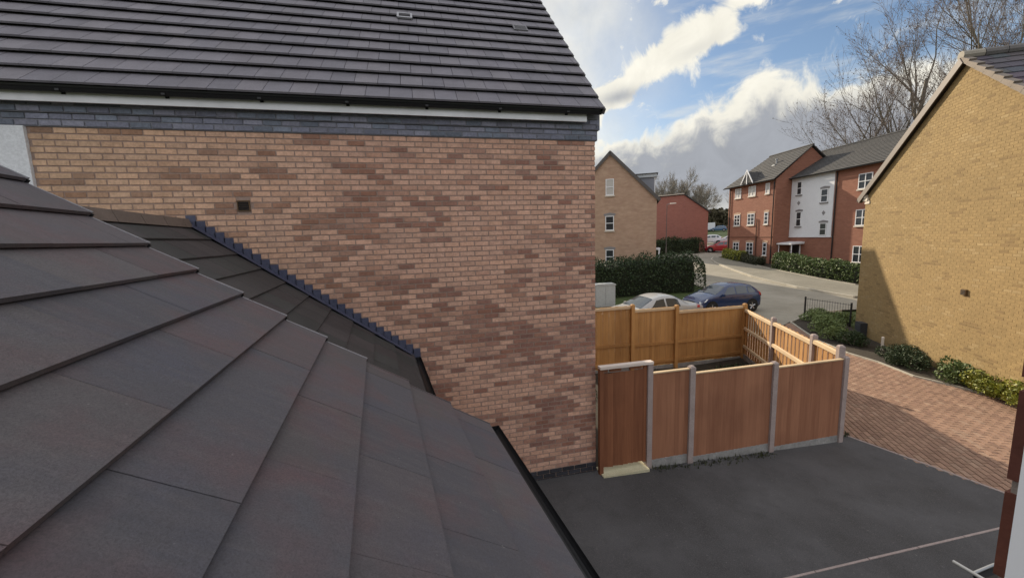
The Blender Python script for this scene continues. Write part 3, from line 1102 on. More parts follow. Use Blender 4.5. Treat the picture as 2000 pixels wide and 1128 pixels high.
def near_mottle(T, bs):
    oi = T.new('ShaderNodeObjectInfo')
    geo = T.new('ShaderNodeNewGeometry')
    p = geo.outputs['Position']
    a = T.noise(p, 3.2, 4, 0.55)
    b = T.noise(T.mapping(p, loc=(5, 2, 1)), 2.2, 4, 0.55)
    f_ = T.noise(p, 160.0, 3, 0.7)
    st = T.noise(T.mapping(p, scale=(2.0, 14.0, 2.0)), 1.5, 4, 0.6)
    c = T.mix(T.mrange(a, 0.45, 0.72, 0, 0.75), oi.outputs['Color'], (0.135, 0.078, 0.080))
    c = T.mix(T.mrange(b, 0.5, 0.75, 0, 0.6), c, (0.080, 0.084, 0.115))
    c = T.mix(T.mrange(st, 0.45, 0.8, 0, 0.45), c, (0.148, 0.132, 0.132))
    c = T.mix(T.mrange(f_, 0.42, 0.72, 0, 0.6), c, (0.045, 0.04, 0.042))
    gr = T.noise(p, 48.0, 4, 0.7)
    c = T.mix(T.mrange(gr, 0.35, 0.7, 0, 0.35), c, (0.055, 0.05, 0.052))
    sp = T.noise(T.mapping(p, loc=(9, 4, 2)), 30.0, 2, 0.5)
    c = T.mix(T.mrange(sp, 0.745, 0.79, 0, 0.4), c, (0.26, 0.25, 0.23))
    T.l.new(c, bs.inputs['Base Color'])
    bump(T, bs, T.math('ADD', f_, gr), 0.45, 0.004)


M_near = mat('near_tile', rough=0.72, build=near_mottle, spec=0.35)
_save = M_tile_o
M_tile_o = M_near
lay_tiles(ours, O_near, E1, SLOPE_UP, rowd, 0.62, 0.08, 0.020, near_tile_colour, 300, 0.036, x0=0.16, x1=VERGE, gap=0.0006, bev=0.0015)
dk = MB()
n_near = E1.cross(SLOPE_UP)
if n_near.z < 0:
    n_near = -n_near
q0, q1 = roof_pt(us[0] - .02, 0.15), roof_pt(us[0] - .02, VERGE - 0.01)
q2, q3 = roof_pt(us[-1], VERGE - 0.01), roof_pt(us[-1], 0.15)
dk.hexa([q - n_near * 0.06 for q in (q0, q1, q2, q3)] + [q - n_near * 0.008 for q in (q0, q1, q2, q3)])
dk.build('low_roof_deck', M_felt, ours)
# dry verge: one stepped trim for each course
for i in range(len(us) - 1):
    a = roof_pt(us[i], VERGE) + n_near * 0.030
    L = (rowd[i + 1] - rowd[i])
    vb = MB()
    S_ = (SLOPE_UP * (L - 0.004) - n_near * 0.034)
    vb.box(a - n_near * 0.06, E1 * 0.016, S_, n_near * 0.072)
    if i > 2:
        vb.build('verge_trim', M_verge, ours)
    else:
        vb.build('verge_trim', M_tile_o, ours).color = (0.10, 0.09, 0.09, 1)
    cp = MB()
    cp.box(a - n_near * 0.055 - SLOPE_UP * 0.012, E1 * 0.014 - E1 * 0.0, SLOPE_UP * 0.012, n_near * 0.055)
    cp.build('verge_end', M_black, ours)
ge = us[0] + 0.055
gutter(ours, roof_pt(ge, 0.16) + Vector((0, 0, 0.035)), roof_pt(ge, VERGE + 0.02) + Vector((0, 0, 0.035)), 0.055, out=E2, name='low_gutter')
lw = MB()
zz = roof_pt(us[0] - 0.12, 0).z - 0.06
lw.box(E2 * (us[0] - 0.12) + E1 * 0.2, E2 * -0.1, E1 * (VERGE - 0.3), Vector((0, 0, zz)))
lw.prism([roof_pt(us[0] - .14, VERGE - 0.06) - n_near * .07, roof_pt(us[-1], VERGE - 0.06) - n_near * .07,
          E2 * us[-1] + E1 * (VERGE - .06), E2 * (us[0] - .14) + E1 * (VERGE - .06)], E1 * -0.1)
lw.build('low_wall', M_buffside, ours)

# second low roof, a step lower, running on to the brick house
K2 = 1.43
lean = thing('lean_to_roof', 'darker lower tiled roof strip between the near roof verge and the brick wall', 'roof', (-1, 5, 0))
M_tile_o = _save
us2 = [0.40 - 0.335 * i * 0.8 for i in range(14)]
us2 = [q for q in us2 if EYE.z - K2 - MSL * q < 4.50]
rowd2 = [(us2[0] - q) * math.sqrt(1 + MSL * MSL) for q in us2]
O2 = roof_pt(us2[0], 0, K2)


def lean_colour(x, d):
    k = random.uniform(0.85, 1.15)
    return tuple(q * k for q in random.choice([(0.056, 0.052, 0.052), (0.050, 0.050, 0.049), (0.060, 0.053, 0.054)]))


def lean_edge(d0, d1):
    u = us2[0] - d0 / math.sqrt(1 + MSL * MSL)
    vmax = (5.90 - E2.y * u) / E1.y
    return (3.15, vmax + 0.02)


lay_tiles(lean, O2, E1, SLOPE_UP, rowd2, 0.40, 0.07, 0.016, lean_colour, 300, 0.024, gap=0.001, bev=0.003, edge=lean_edge)
dk = MB()
qs = [roof_pt(us2[0] - .01, 3.15, K2), roof_pt(us2[0] - .01, 5.95, K2), roof_pt(us2[-1] - .1, 6.2, K2), roof_pt(us2[-1] - .1, 3.15, K2)]
dk.hexa([q - n_near * 0.06 for q in qs] + [q - n_near * 0.01 for q in qs])
dk.build('roof_deck', M_felt, lean)
rg = MB()
ru = us2[-1] - 0.02
for k in range(7):
    v0 = 3.2 + k * 0.45
    a, b = roof_pt(ru, v0, K2) + n_near * .02, roof_pt(ru, min(v0 + 0.44, 6.08), K2) + n_near * .02
    if b.y > 5.9:
        b = a + (b - a) * ((5.9 - a.y) / (b.y - a.y))
    r_ = MB()
    r_.hexa([a + E2 * .09 + Vector((0, 0, -.06)), b + E2 * .09 + Vector((0, 0, -.06)), b - E2 * .12 + Vector((0, 0, -.06)), a - E2 * .12 + Vector((0, 0, -.06)),
             a + E2 * .05 + Vector((0, 0, .05)), b + E2 * .05 + Vector((0, 0, .05)), b - E2 * .06 + Vector((0, 0, .055)), a - E2 * .06 + Vector((0, 0, .055))])
    r_.build('ridge_tile', M_tile_o, lean).color = (0.16, 0.125, 0.105, 1)
g2 = us2[0] + 0.06
gutter(lean, roof_pt(g2, 3.3, K2) + Vector((0, 0, 0.03)), roof_pt(g2, 5.86, K2) + Vector((0, 0, 0.03)), 0.05, out=E2)
lw = MB()
lw.box(E2 * (us2[0] - 0.1) + E1 * 3.4, E2 * -0.1, E1 * 2.38, Vector((0, 0, roof_pt(us2[0] - .1, 0, K2).z - .06)))
lw.build('wall', M_buffside, lean)

# stepped lead flashing dressed into the brick courses above the lean-to roof
fl = MB()
zc = 0.17 + 0.075 * math.floor((2.42 - 0.17) / 0.075)
zc_top = 4.56
yf = WY_ - 0.006


def lean_z_on_wall(x):
    # height of the lean-to roof surface where it meets the wall
    u = E2.x * x + E2.y * WY_
    return EYE.z - K2 - MSL * u + 0.03


while zc < 4.50:
    z2 = zc + 0.075
    # wall x where the roof reaches these heights
    xa = (EYE.z - K2 + 0.03 - (zc - 0.095)) / MSL
    xb = (EYE.z - K2 + 0.03 - (z2 - 0.095)) / MSL
    xa, xb = (xa - E2.y * WY_) / E2.x, (xb - E2.y * WY_) / E2.x
    if xb < -3.1:
        break
    # under each step: panel from the roof up to the course line
    fl.box((xb - 0.012, yf, lean_z_on_wall(xb) - 0.06), (xa - xb + 0.012, 0, 0), (0, 0.004, 0), (0, 0, z2 - 0.004 - lean_z_on_wall(xb) + 0.06))
    zc = z2
fl.build('stepped_flashing', M_lead, lean)
ap = MB()
x0_, x1_ = -2.93, -0.24
A_, B_ = Vector((x0_, WY_ - 0.008, lean_z_on_wall(x0_) + 0.012)), Vector((x1_, WY_ - 0.008, lean_z_on_wall(x1_) + 0.012))
ap.hexa([A_, B_, B_ + E1 * -0.13, A_ + E1 * -0.13, A_ + Vector((0, 0, .008)), B_ + Vector((0, 0, .008)), B_ + E1 * -0.13 + Vector((0, 0, .006)), A_ + E1 * -0.13 + Vector((0, 0, .006))])
ap.build('flashing_apron', M_lead, lean)

# our own window jamb: brick reveal and white frame
RED = [(0.17, 0.060, 0.038), (0.14, 0.05, 0.034), (0.20, 0.075, 0.046)]
JU, JV = 0.411, 0.129


def red_colour(u, z):
    k = random.uniform(0.9, 1.1)
    return tuple(q * k for q in random.choice(RED))


jb = MB()
jb.box(E2 * (JU + 0.002) + E1 * (JV - 0.002), E2 * 0.44, E1 * -0.10, Vector((0, 0, 6.2)))
jb.box(E2 * -1.5 + E1 * (JV - 0.002), E2 * (JU + 1.502), E1 * -0.10, Vector((0, 0, 3.05)))
jb.build('window_wall', mat('jamb_mortar', rough=0.95, build=speckled((0.30, 0.25, 0.21), (0.36, 0.31, 0.26), 12, 120)), ours)
rowz = 3.027
j = 0
while rowz < 5.2:
    mb = MB()
    c0 = E2 * JU + E1 * JV + Vector((0, 0, rowz))
    Lb = 0.215 if j % 2 else 0.1025
    mb.box(c0, E2 * Lb, E1 * -0.094, Vector((0, 0, 0.065)))
    b_ = mb.build('reveal_brick', M_brick_o, ours)
    b_.color = (*red_colour(0, rowz), 1)
    u_ = JU + Lb + 0.01
    while u_ < JU + 0.40:
        wb_ = min(0.215, JU + 0.445 - u_)
        mb = MB()
        mb.box(E2 * u_ + E1 * JV + Vector((0, 0, rowz)), E2 * wb_, E1 * -0.05, Vector((0, 0, 0.065)))
        b_ = mb.build('wall_brick', M_brick_o, ours)
        b_.color = (*red_colour(0, rowz), 1)
        u_ += 0.225
    rowz += 0.075
    j += 1
fr = MB()
fr.box(E2 * 0.303 + E1 * 0.020, E2 * 0.10, E1 * 0.071, Vector((0, 0, 5.3)) - Vector((0, 0, 0)))
wf = fr.build('window_frame', M_white, ours)
gk = MB()
gk.box(E2 * 0.3015 + E1 * 0.058, E2 * 0.002, E1 * 0.008, Vector((0, 0, 5.3)))
gk.build('gasket', M_black, wf)

# ------------------------------------------------------------------ timber fences and the gate
BOARD = MB()
BOARD.hexa([(0, 0, 0), (1, 0, 0), (1, 1, 0), (0, 0.3, 0), (0, 0, 1), (1, 0, 1), (1, 1, 1), (0, 0.3, 1)])


def board_mesh(material):
    me = bpy.data.meshes.new('board')
    me.from_pydata(BOARD.v, [], BOARD.f)
    me.materials.append(material)
    return me


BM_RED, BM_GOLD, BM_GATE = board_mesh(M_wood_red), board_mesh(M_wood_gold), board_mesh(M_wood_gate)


def add_boards(root, a, b, zb, ztop, bm_, out, w=0.098, thick=0.02, stagger=0.0):
    """vertical boards from a to b (2D), standing from zb to ztop; 'out' is the side the boards face"""
    a, b = Vector((*a, 0)), Vector((*b, 0))
    L = (b - a).length
    u = (b - a).normalized()
    n = max(1, round(L / w))
    out = Vector((*out, 0))
    ang = math.atan2(u.y, u.x)
    left = Vector((-u.y, u.x, 0))
    fl_ = 1 if left.dot(out) > 0 else -1
    for i in range(n):
        o = link('board', bm_, root)
        p = a + u * (i * L / n + 0.001) + out * (stagger if i % 2 else 0.0)
        o.location = (p.x, p.y, zb + random.uniform(-0.006, 0.006))
        o.rotation_euler = (0, 0, ang)
        o.scale = (L / n - 0.002, fl_ * thick * random.uniform(0.9, 1.1), ztop - zb + random.uniform(-0.004, 0.004))


def post(root, x, y, zb, ztop, s, rz, material, name='post'):
    mb = MB()
    mb.cbox((x, y, (zb + ztop) / 2), (s, s, ztop - zb), rz)
    e = s * 0.5
    R = Matrix.Rotation(rz, 3, 'Z')
    base = [R @ Vector((sx * e, sy * e, 0)) + Vector((x, y, ztop + 0.001)) for sx, sy in ((-1, -1), (1, -1), (1, 1), (-1, 1))]
    topp = [R @ Vector((sx * e * .55, sy * e * .55, 0)) + Vector((x, y, ztop + 0.03)) for sx, sy in ((-1, -1), (1, -1), (1, 1), (-1, 1))]
    mb.hexa(base + topp, skip=(0,))
    return mb.build(name, material, root)


YF = 5.78
near_f = thing('timber_fence', 'red brown boarded fence with pale posts in front of the yard beside the gate', 'fence', (5.8, YF, -0.1))
for (xa, xb, ztop, zb) in ((3.7525, 4.488, 1.70, -0.05), (4.592, 6.278, 1.605, -0.13), (6.382, 7.978, 1.52, -0.22)):
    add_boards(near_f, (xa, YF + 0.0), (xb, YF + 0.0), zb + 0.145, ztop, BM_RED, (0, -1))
    mb = MB()
    mb.box((xa, YF - 0.03, ztop + 0.002), (xb - xa, 0, 0), (0, 0.06, 0), (0, 0, 0.022))
    mb.build('capping_rail', M_rail, near_f)
    mb = MB()
    mb.box((xa, YF - 0.022, zb - 0.08), (xb - xa, 0, 0), (0, 0.044, 0), (0, 0, 0.245))
    mb.build('gravel_board', M_gravelboard, near_f)
    for h in (0.35, 0.85, 1.38):
        mb = MB()
        mb.box((xa, YF + 0.024, zb + h), (xb - xa, 0, 0), (0, 0.04, 0), (0, 0, 0.07))
        mb.build('rail', M_rail, near_f)
for (px, zb, zt_) in ((4.54, -0.12, 1.735), (6.33, -0.2, 1.625), (8.03, -0.3, 1.56)):
    post(near_f, px, YF - 0.005, zb, zt_, 0.104, 0, M_post)

gate = thing('garden_gate', 'tall brown boarded gate in a pale topped frame between brick corner and fence', 'gate', (3.2, YF, 0))
add_boards(gate, (2.83, YF + 0.02), (3.60, YF + 0.02), 0.11, 1.80, BM_GATE, (0, -1), 0.096, 0.022, 0.007)
for (px, zt_) in ((3.705, 1.885),):
    post(gate, px, YF, -0.1, zt_, 0.095, 0, M_post, 'gate_post')
post(gate, 2.797, YF, -0.1, 1.885, 0.07, 0, M_wood_gate, 'gate_post')
mb = MB()
mb.box((2.765, YF - 0.055, 1.888), (0.99, 0, 0), (0, 0.11, 0), (0, 0, 0.045))
mb.build('lintel', M_beam, gate)
mb = MB()
mb.box((3.602, YF - 0.01, 0.1), (0.0555, 0, 0), (0, 0.05, 0), (0, 0, 1.78))
mb.build('stile', M_wood_gate, gate)
for h in (0.3, 0.95, 1.6):
    mb = MB()
    mb.box((2.84, YF + 0.045, h), (0.77, 0, 0), (0, 0.03, 0), (0, 0, 0.1))
    mb.build('ledge', M_wood_gate, gate)
for (xa, xb) in ((2.84, 2.93), (2.97, 3.18), (3.34, 3.56)):
    mb = MB()
    mb.box((xa, YF + 0.01, 1.815), (xb - xa, 0, 0), (0, 0.03, 0), (0, 0, 0.055))
    mb.build('spacer', M_wood_gate, gate)
mb = MB()
mb.box((2.79, YF - 0.13, -0.05), (0.87, 0, 0), (0, 0.31, 0), (0, 0, 0.075))
th_ = mb.build('sun_patch_step', M_threshold)  # slab added where sunlight strikes the ground below the gate
tag(th_, 'pale step below the garden gate, its yellow tone standing for the sun patch on the ground', 'step')

fa, fbk = Vector((8.02, 5.86, 0)), Vector((10.3, 10.6, 0))
ur = (fbk - fa).normalized()
inn = Vector((-ur.y, ur.x, 0))
right_f = thing('timber_fence', 'sunlit golden fence with pale rails running back along the brick paved drive', 'fence', (9.1, 8.2, -0.1))
segs = [(0.0, 1.0, 1.66), (1.0, 3.08, 1.60), (3.08, 5.26, 1.56)]
for (s0, s1, ztop) in segs:
    p, q = fa + ur * (s0 + 0.054), fa + ur * (s1 - 0.054)
    zb = min(zt(p.x, p.y), zt(q.x, q.y)) + 0.03
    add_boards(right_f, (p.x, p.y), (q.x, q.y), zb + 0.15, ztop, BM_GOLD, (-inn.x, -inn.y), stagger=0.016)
    mb = MB()
    mb.box(p - inn * 0.02 + Vector((0, 0, zb - 0.1)), q - p, inn * 0.04, Vector((0, 0, 0.25)))
    mb.build('gravel_board', M_gravelboard, right_f)
    for h in (0.30, 0.90, 1.50):
        zr = ztop - 1.60 + h
        mb = MB()
        mb.hexa([p + inn * .003 + Vector((0, 0, zr)), q + inn * .003 + Vector((0, 0, zr)), q + inn * .05 + Vector((0, 0, zr)), p + inn * .05 + Vector((0, 0, zr)),
                 p + inn * .003 + Vector((0, 0, zr + .095)), q + inn * .003 + Vector((0, 0, zr + .095)), q + inn * .045 + Vector((0, 0, zr + .075)), p + inn * .045 + Vector((0, 0, zr + .075))])
        mb.build('rail', M_rail, right_f)
for s_, zt_ in ((0.0, 1.76), (1.0, 1.73), (3.08, 1.68)):
    p = fa + ur * s_
    post(right_f, p.x, p.y, -0.35, zt_, 0.11, math.atan2(ur.y, ur.x), M_post)

back_f = thing('timber_fence', 'orange brown fence across the back of the yard behind the parked cars', 'fence', (7.4, 10.65, -0.1))
for (xa, xb, ztop) in ((4.614, 6.116, 1.93), (6.224, 7.656, 1.80), (7.764, 10.216, 1.66)):
    zb = min(zt(xa, 10.6), zt(xb, 10.6))
    add_boards(back_f, (xa, 10.63), (xb, 10.63), zb + 0.12, ztop, BM_GOLD, (0, 1), stagger=0.005)
    for h in (0.22, 0.80, ztop - zb - 0.09):
        mb = MB()
        mb.box((xa, 10.585, zb + h), (xb - xa, 0, 0), (0, 0.042, 0), (0, 0, 0.08))
        mb.build('rail', M_wood_gold if h < 1 else M_rail, back_f)
    mb = MB()
    mb.box((xa, 10.60, zb - 0.1), (xb - xa, 0, 0), (0, 0.04, 0), (0, 0, 0.215))
    mb.build('gravel_board', M_gravelboard, back_f)
for px, zt_ in ((4.56, 1.95), (6.17, 1.95), (7.71, 1.83), (10.27, 1.70)):
    post(back_f, px, 10.58, -0.35, zt_, 0.11, 0, M_wood_gold)
# weeds along the fence foot and yard litter
wv, wf_ = [], []
def blade_patch(name, pts, n, hmin, hmax, material, label_kind='stuff'):
    v, f = [], []
    for _ in range(n):
        x, y, r = random.choice(pts)
        x += random.gauss(0, r)
        y += random.gauss(0, r * 0.25)
        h = random.uniform(hmin, hmax)
        a = random.uniform(0, PI)
        z = zt(x, y)
        dx, dy = math.cos(a) * h * 0.25, math.sin(a) * h * 0.25
        lx, ly = random.gauss(0, h * .4), random.gauss(0, h * .4)
        b = len(v)
        v += [(x - dx, y - dy, z - .01), (x + dx, y + dy, z - .01), (x + lx, y + ly, z + h)]
        f.append((b, b + 1, b + 2))
    return mesh_np(name, np.array(v), np.array(f), material, kind=label_kind)


blade_patch('weeds', [(4.7, 5.68, 0.25), (5.3, 5.66, 0.3), (6.0, 5.66, 0.2), (8.3, 5.9, 0.15), (4.0, 5.68, 0.15)], 500, 0.02, 0.07, M_darkred)
blade_patch('grass_tufts', [(7.5, 9.6, 0.9), (9.0, 9.8, 0.5), (6.0, 9.0, 1.0), (8.0, 8.5, .8)], 1800, 0.04, 0.14, M_hedge)

# ------------------------------------------------------------------ yellow house on the right
CY = Vector((16.32, 11.48, 0))
UY = Vector((-0.5, -0.866, 0)).normalized()
UY = Vector((12.93 - 16.32, 5.62 - 11.48, 0)).normalized()      # along the gable, towards the camera
NY = Vector((UY.y, -UY.x, 0))
if NY.x > 0:
    NY = -NY
yh = thing('yellow_house', 'yellow buff brick house with a broad sunlit gable beside the paved drive', 'house', (14.6, 8.5, 0))
GW, EH, AH = 8.2, 5.38, 8.42
half = GW / 2
wl = MB()
A0 = CY + NY * -0.003
wl.prism([A0 + Vector((0, 0, -.3)), A0 + UY * GW + Vector((0, 0, -.3)), A0 + UY * GW + Vector((0, 0, EH)), A0 + UY * half + Vector((0, 0, AH)), A0 + Vector((0, 0, EH))], -NY * 0.25)
wl.build('gable_wall', M_mortar_buff, yh)
wl = MB()
wl.box(CY - NY * 0.3 + UY * 0.01 + Vector((0, 0, -.3)), -NY * 9, UY * (GW - 0.02), Vector((0, 0, EH + .3)))
wl.build('side_wall', M_yellowside, yh)


def y_spans(z):
    if z < EH:
        a, b = 0.0, GW
    else:
        k = (z - EH) / (AH - EH)
        a, b = half * k, GW - half * k
    return [(a, b)] if b - a > 0.1 else []


brick_wall(yh, 'brick', CY, UY, NY, -0.06, AH - 0.05, y_spans, yellow_brick_colour, 300, lambda u, z: u < 6.6 and z > 0.4, jit=0.0006)
pitch = (AH - EH) / half
# roof slopes
AY = -NY
for side_ in (0, 1):
    if side_ == 0:      # far slope (left in the picture)
        S_ = (UY * 1 + Vector((0, 0, pitch))).normalized()
        Oe = CY - UY * 0.32 + Vector((0, 0, EH - 0.32 * pitch + 0.02))
    else:
        S_ = (-UY * 1 + Vector((0, 0, pitch))).normalized()
        Oe = CY + UY * (GW + 0.32) + Vector((0, 0, EH - 0.32 * pitch + 0.02))
    Ls = (half + 0.32) * math.sqrt(1 + pitch * pitch)
    Oe = Oe + NY * 0.10
    n_ = AY.cross(S_)
    if n_.z < 0:
        n_ = -n_
    dk = MB()
    dk.hexa([Oe - n_ * .05, Oe + AY * 9 - n_ * .05, Oe + AY * 9 + S_ * Ls - n_ * .05, Oe + S_ * Ls - n_ * .05, Oe, Oe + AY * 9, Oe + AY * 9 + S_ * Ls, Oe + S_ * Ls])
    dk.build('roof_deck', M_felt, yh)
    nr = int(Ls / 0.345) + 1
    rows_ = [i * Ls / nr for i in range(nr + 1)]
    if side_ == 1:
        lay_tiles(yh, Oe, AY, S_, rows_, 0.33, 0.07, 0.026, lambda x, d: tuple(q * random.uniform(.85, 1.15) for q in (0.075, 0.068, 0.078)), 170,
                  seen=lambda x, d: d > 1.8, x0=0.0, x1=9.0)
        for i in range(nr):
            p = Oe + S_ * rows_[i] + NY * 0.012
            vb = MB()
            vb.hexa([p - n_ * .06, p + AY * .16 - n_ * .02, p + AY * .16 + S_ * .36 - n_ * .03, p + S_ * .36 - n_ * .07,
                     p + n_ * .075, p + AY * .16 + n_ * .075, p + AY * .16 + S_ * .36 + n_ * .025, p + S_ * .36 + n_ * .025])
            vb.build('verge_tile', M_tile_o, yh).color = (0.20, 0.165, 0.135, 1)
    else:
        mb = MB()
        for i in range(nr):
            p = Oe + S_ * rows_[i]
            mb.hexa([p - n_ * .0, p + AY * 9, p + AY * 9 + S_ * .36, p + S_ * .36, p + n_ * .035, p + AY * 9 + n_ * .035, p + AY * 9 + S_ * .36 + n_ * .012, p + S_ * .36 + n_ * .012])
        mb.build('rear_roof', M_roof_far, yh)
        bb = MB()
        bb.box(Oe - n_ * 0.20 + NY * 0.002, S_ * Ls, NY * 0.03, n_ * 0.20)
        bb.build('barge_board', mat('brown_barge', (0.14, 0.115, 0.10), 0.6), yh)
        sf = MB()
        sf.box(Oe - n_ * 0.19, S_ * (Ls - .05), AY * 0.098, n_ * 0.02)
        sf.build('soffit', M_black, yh)
apx = CY + UY * half + NY * 0.11 + Vector((0, 0, AH + 0.07))
for i in range(20):
    rd = MB()
    rd.tube(apx + AY * (i * 0.45 + 0.004), apx + AY * (i * 0.45 + 0.44), 0.12, 0.115, 10)
    rd.build('ridge_tile', M_tile_o, yh, smooth=False).color = (0.13, 0.12, 0.115, 1) if i else (0.30, 0.27, 0.22, 1)
# corbel at the eaves
cb = MB()
for k in range(3):
    cb.box(CY + NY * 0.001 + UY * (0.30 - k * 0.08) + Vector((0, 0, EH - 0.44 + k * 0.11)), NY * (0.03 + 0.03 * k), -UY * (0.30 + 0.0), Vector((0, 0, 0.109)))
cb.build('corbel', M_stone, yh)
gutter(yh, CY - UY * 0.40 + NY * 0.08 + Vector((0, 0, EH - 0.27)), CY - UY * 0.40 - NY * 8 + Vector((0, 0, EH - 0.27)), 0.055, out=-UY)


def on_yellow(u, z, d=0.0):
    return CY + UY * u + NY * d + Vector((0, 0, z))


vu = (Vector((13.81, 7.15, 0)) - CY).dot(UY)
mb = MB()
p = on_yellow(vu - .08, 2.25, 0.001)
mb.box(p, UY * 0.16, NY * 0.05, Vector((0, 0, 0.15)))
vb_ = mb.build('wall_vent', M_copper, yh)
mb = MB()
for k in range(4):
    mb.box(p + UY * .012 + NY * .051 + Vector((0, 0, .018 + .033 * k)), UY * 0.136, NY * 0.012, Vector((0, 0, 0.014)))
mb.build('louvre', M_black, vb_)
mu = (Vector((16.04, 11.0, 0)) - CY).dot(UY)
mb = MB()
p = on_yellow(mu - .12, -0.02, 0.002)
mb.box(p, UY * 0.40, NY * 0.20, Vector((0, 0, 0.58)))
mbx = mb.build('meter_box', mat('meter_box', (0.035, 0.036, 0.04), 0.55), yh)
mb = MB()
mb.box(p + UY * .025 + NY * .201 + Vector((0, 0, .04)), UY * 0.35, NY * 0.012, Vector((0, 0, 0.49)))
mb.build('lid', mat('meter_lid', (0.05, 0.052, 0.058), 0.5), mbx)
mb = MB()
pq = on_yellow(2.62, 0, 0.42)
mb.cbox((pq.x, pq.y, 0.22), (0.07, 0.07, 0.5), 0.4)
mb.hexa([(pq.x - .035, pq.y - .035, .471), (pq.x + .035, pq.y - .035, .471), (pq.x + .035, pq.y + .035, .471), (pq.x - .035, pq.y + .035, .471),
         (pq.x - .012, pq.y - .012, .50), (pq.x + .012, pq.y - .012, .50), (pq.x + .012, pq.y + .012, .50), (pq.x - .012, pq.y + .012, .50)])
tag(mb.build('marker_post', M_stone), 'short pale marker post in the shrub bed at the foot of the yellow gable', 'post')

# ------------------------------------------------------------------ gable house across the road
CG = Vector((17.1, 26.06, 0))
UG = -N2.normalized()
NG = -D2.normalized()
gh = thing('gable_house', 'brown brick gable house with a boxy roof dormer behind the dark hedge', 'house', (14.2, 27.7, 0.6))
zb = 0.2
GHW, GEH, GAH = 6.7, 6.75, 10.22


def window(root, O, U, N, u0, u1, z0, z1, pane=M_glass, bars=1, mull=0, sill=True, head=None, frame=0.055, name='window'):
    """framed window standing 20 mm proud of the wall at O; frame part with pane, glazing bars and sill below it"""
    O, U, N = Vector(O), Vector(U), Vector(N)
    Z = Vector((0, 0, 1))

    def at(u, z, d):
        return O + U * u + N * d + Z * z
    fr_ = MB()
    D_ = 0.045
    fr_.box(at(u0, z0, .002), U * (u1 - u0), N * D_, Z * frame)
    fr_.box(at(u0, z1 - frame, .002), U * (u1 - u0), N * D_, Z * frame)
    fr_.box(at(u0, z0 + frame, .002), U * frame, N * D_, Z * (z1 - z0 - 2 * frame))
    fr_.box(at(u1 - frame, z0 + frame, .002), U * frame, N * D_, Z * (z1 - z0 - 2 * frame))
    fo = fr_.build(name, M_white, root)
    pn = MB()
    pn.box(at(u0 + frame, z0 + frame, .004), U * (u1 - u0 - 2 * frame), N * 0.014, Z * (z1 - z0 - 2 * frame))
    pn.build('pane', pane, fo)
    for k in range(bars):
        b = MB()
        zz_ = z0 + (z1 - z0) * (k + 1) / (bars + 1)
        b.box(at(u0 + frame, zz_ - .025, .019), U * (u1 - u0 - 2 * frame), N * 0.028, Z * 0.05)
        b.build('glazing_bar', M_white, fo)
    for k in range(mull):
        b = MB()
        uu = u0 + (u1 - u0) * (k + 1) / (mull + 1)
        b.box(at(uu - .03, z0 + frame, .019), U * 0.06, N * 0.030, Z * (z1 - z0 - 2 * frame))
        b.build('mullion', M_white, fo)
    if sill:
        b = MB()
        b.box(at(u0 - .06, z0 - .10, .002), U * (u1 - u0 + .12), N * 0.09, Z * 0.098)
        b.build('sill', M_stone if sill is True else sill, fo)
    if head is not None:
        b = MB()
        b.prism([at(u0 - .10, z1 + .012, .002), at(u1 + .10, z1 + .012, .002), at(u1 + .13, z1 + .16, .002), at((u0 + u1) / 2, z1 + .24, .002), at(u0 - .13, z1 + .16, .002)], N * 0.018)
        b.build('lintel', head, fo)
    return fo


wl = MB()
wl.prism([CG + Vector((0, 0, zb)), CG + UG * GHW + Vector((0, 0, zb)), CG + UG * GHW + Vector((0, 0, GEH)), CG + UG * (GHW / 2) + Vector((0, 0, GAH)), CG + Vector((0, 0, GEH))], -NG * 10.0)
wl.build('wall', M_apt_gable, gh)
gp = (GAH - GEH) / (GHW / 2)
for side_ in (0, 1):
    S_ = ((UG if side_ == 0 else -UG) + Vector((0, 0, gp))).normalized()
    Oe = (CG - UG * 0.25 if side_ == 0 else CG + UG * (GHW + .25)) + Vector((0, 0, GEH - .25 * gp + .04)) + NG * 0.12
    Ls = (GHW / 2 + .25) * math.sqrt(1 + gp * gp) + 0.02
    n_ = S_.cross(NG)
    if n_.z < 0:
        n_ = -n_
    mb = MB()
    nr = 15
    for i in range(nr):
        p = Oe + S_ * (Ls * i / nr)
        mb.hexa([p - n_ * .05, p - NG * 10.2 - n_ * .05, p - NG * 10.2 + S_ * (Ls / nr) - n_ * .05, p + S_ * (Ls / nr) - n_ * .05,
                 p + n_ * .06, p - NG * 10.2 + n_ * .06, p - NG * 10.2 + S_ * (Ls / nr) + n_ * .03, p + S_ * (Ls / nr) + n_ * .03])
    mb.build('roof', M_roof_far, gh)
    bb = MB()
    bb.box(Oe - n_ * .16 + NG * .002, S_ * Ls, NG * 0.03, n_ * .22)
    bb.build('barge_board', mat('dark_barge', (0.09, 0.08, 0.075), 0.7), gh)
for (u0, u1, z0, z1, hd) in ((3.07, 3.68, 7.06, 8.27, None), (3.06, 3.70, 4.42, 5.52, M_lintel), (3.06, 3.68, 1.85, 2.95, M_lintel)):
    window(gh, CG, UG, NG, u0, u1, z0, z1, M_curtain if z0 > 7 else M_glass, 1, 0, True, hd)
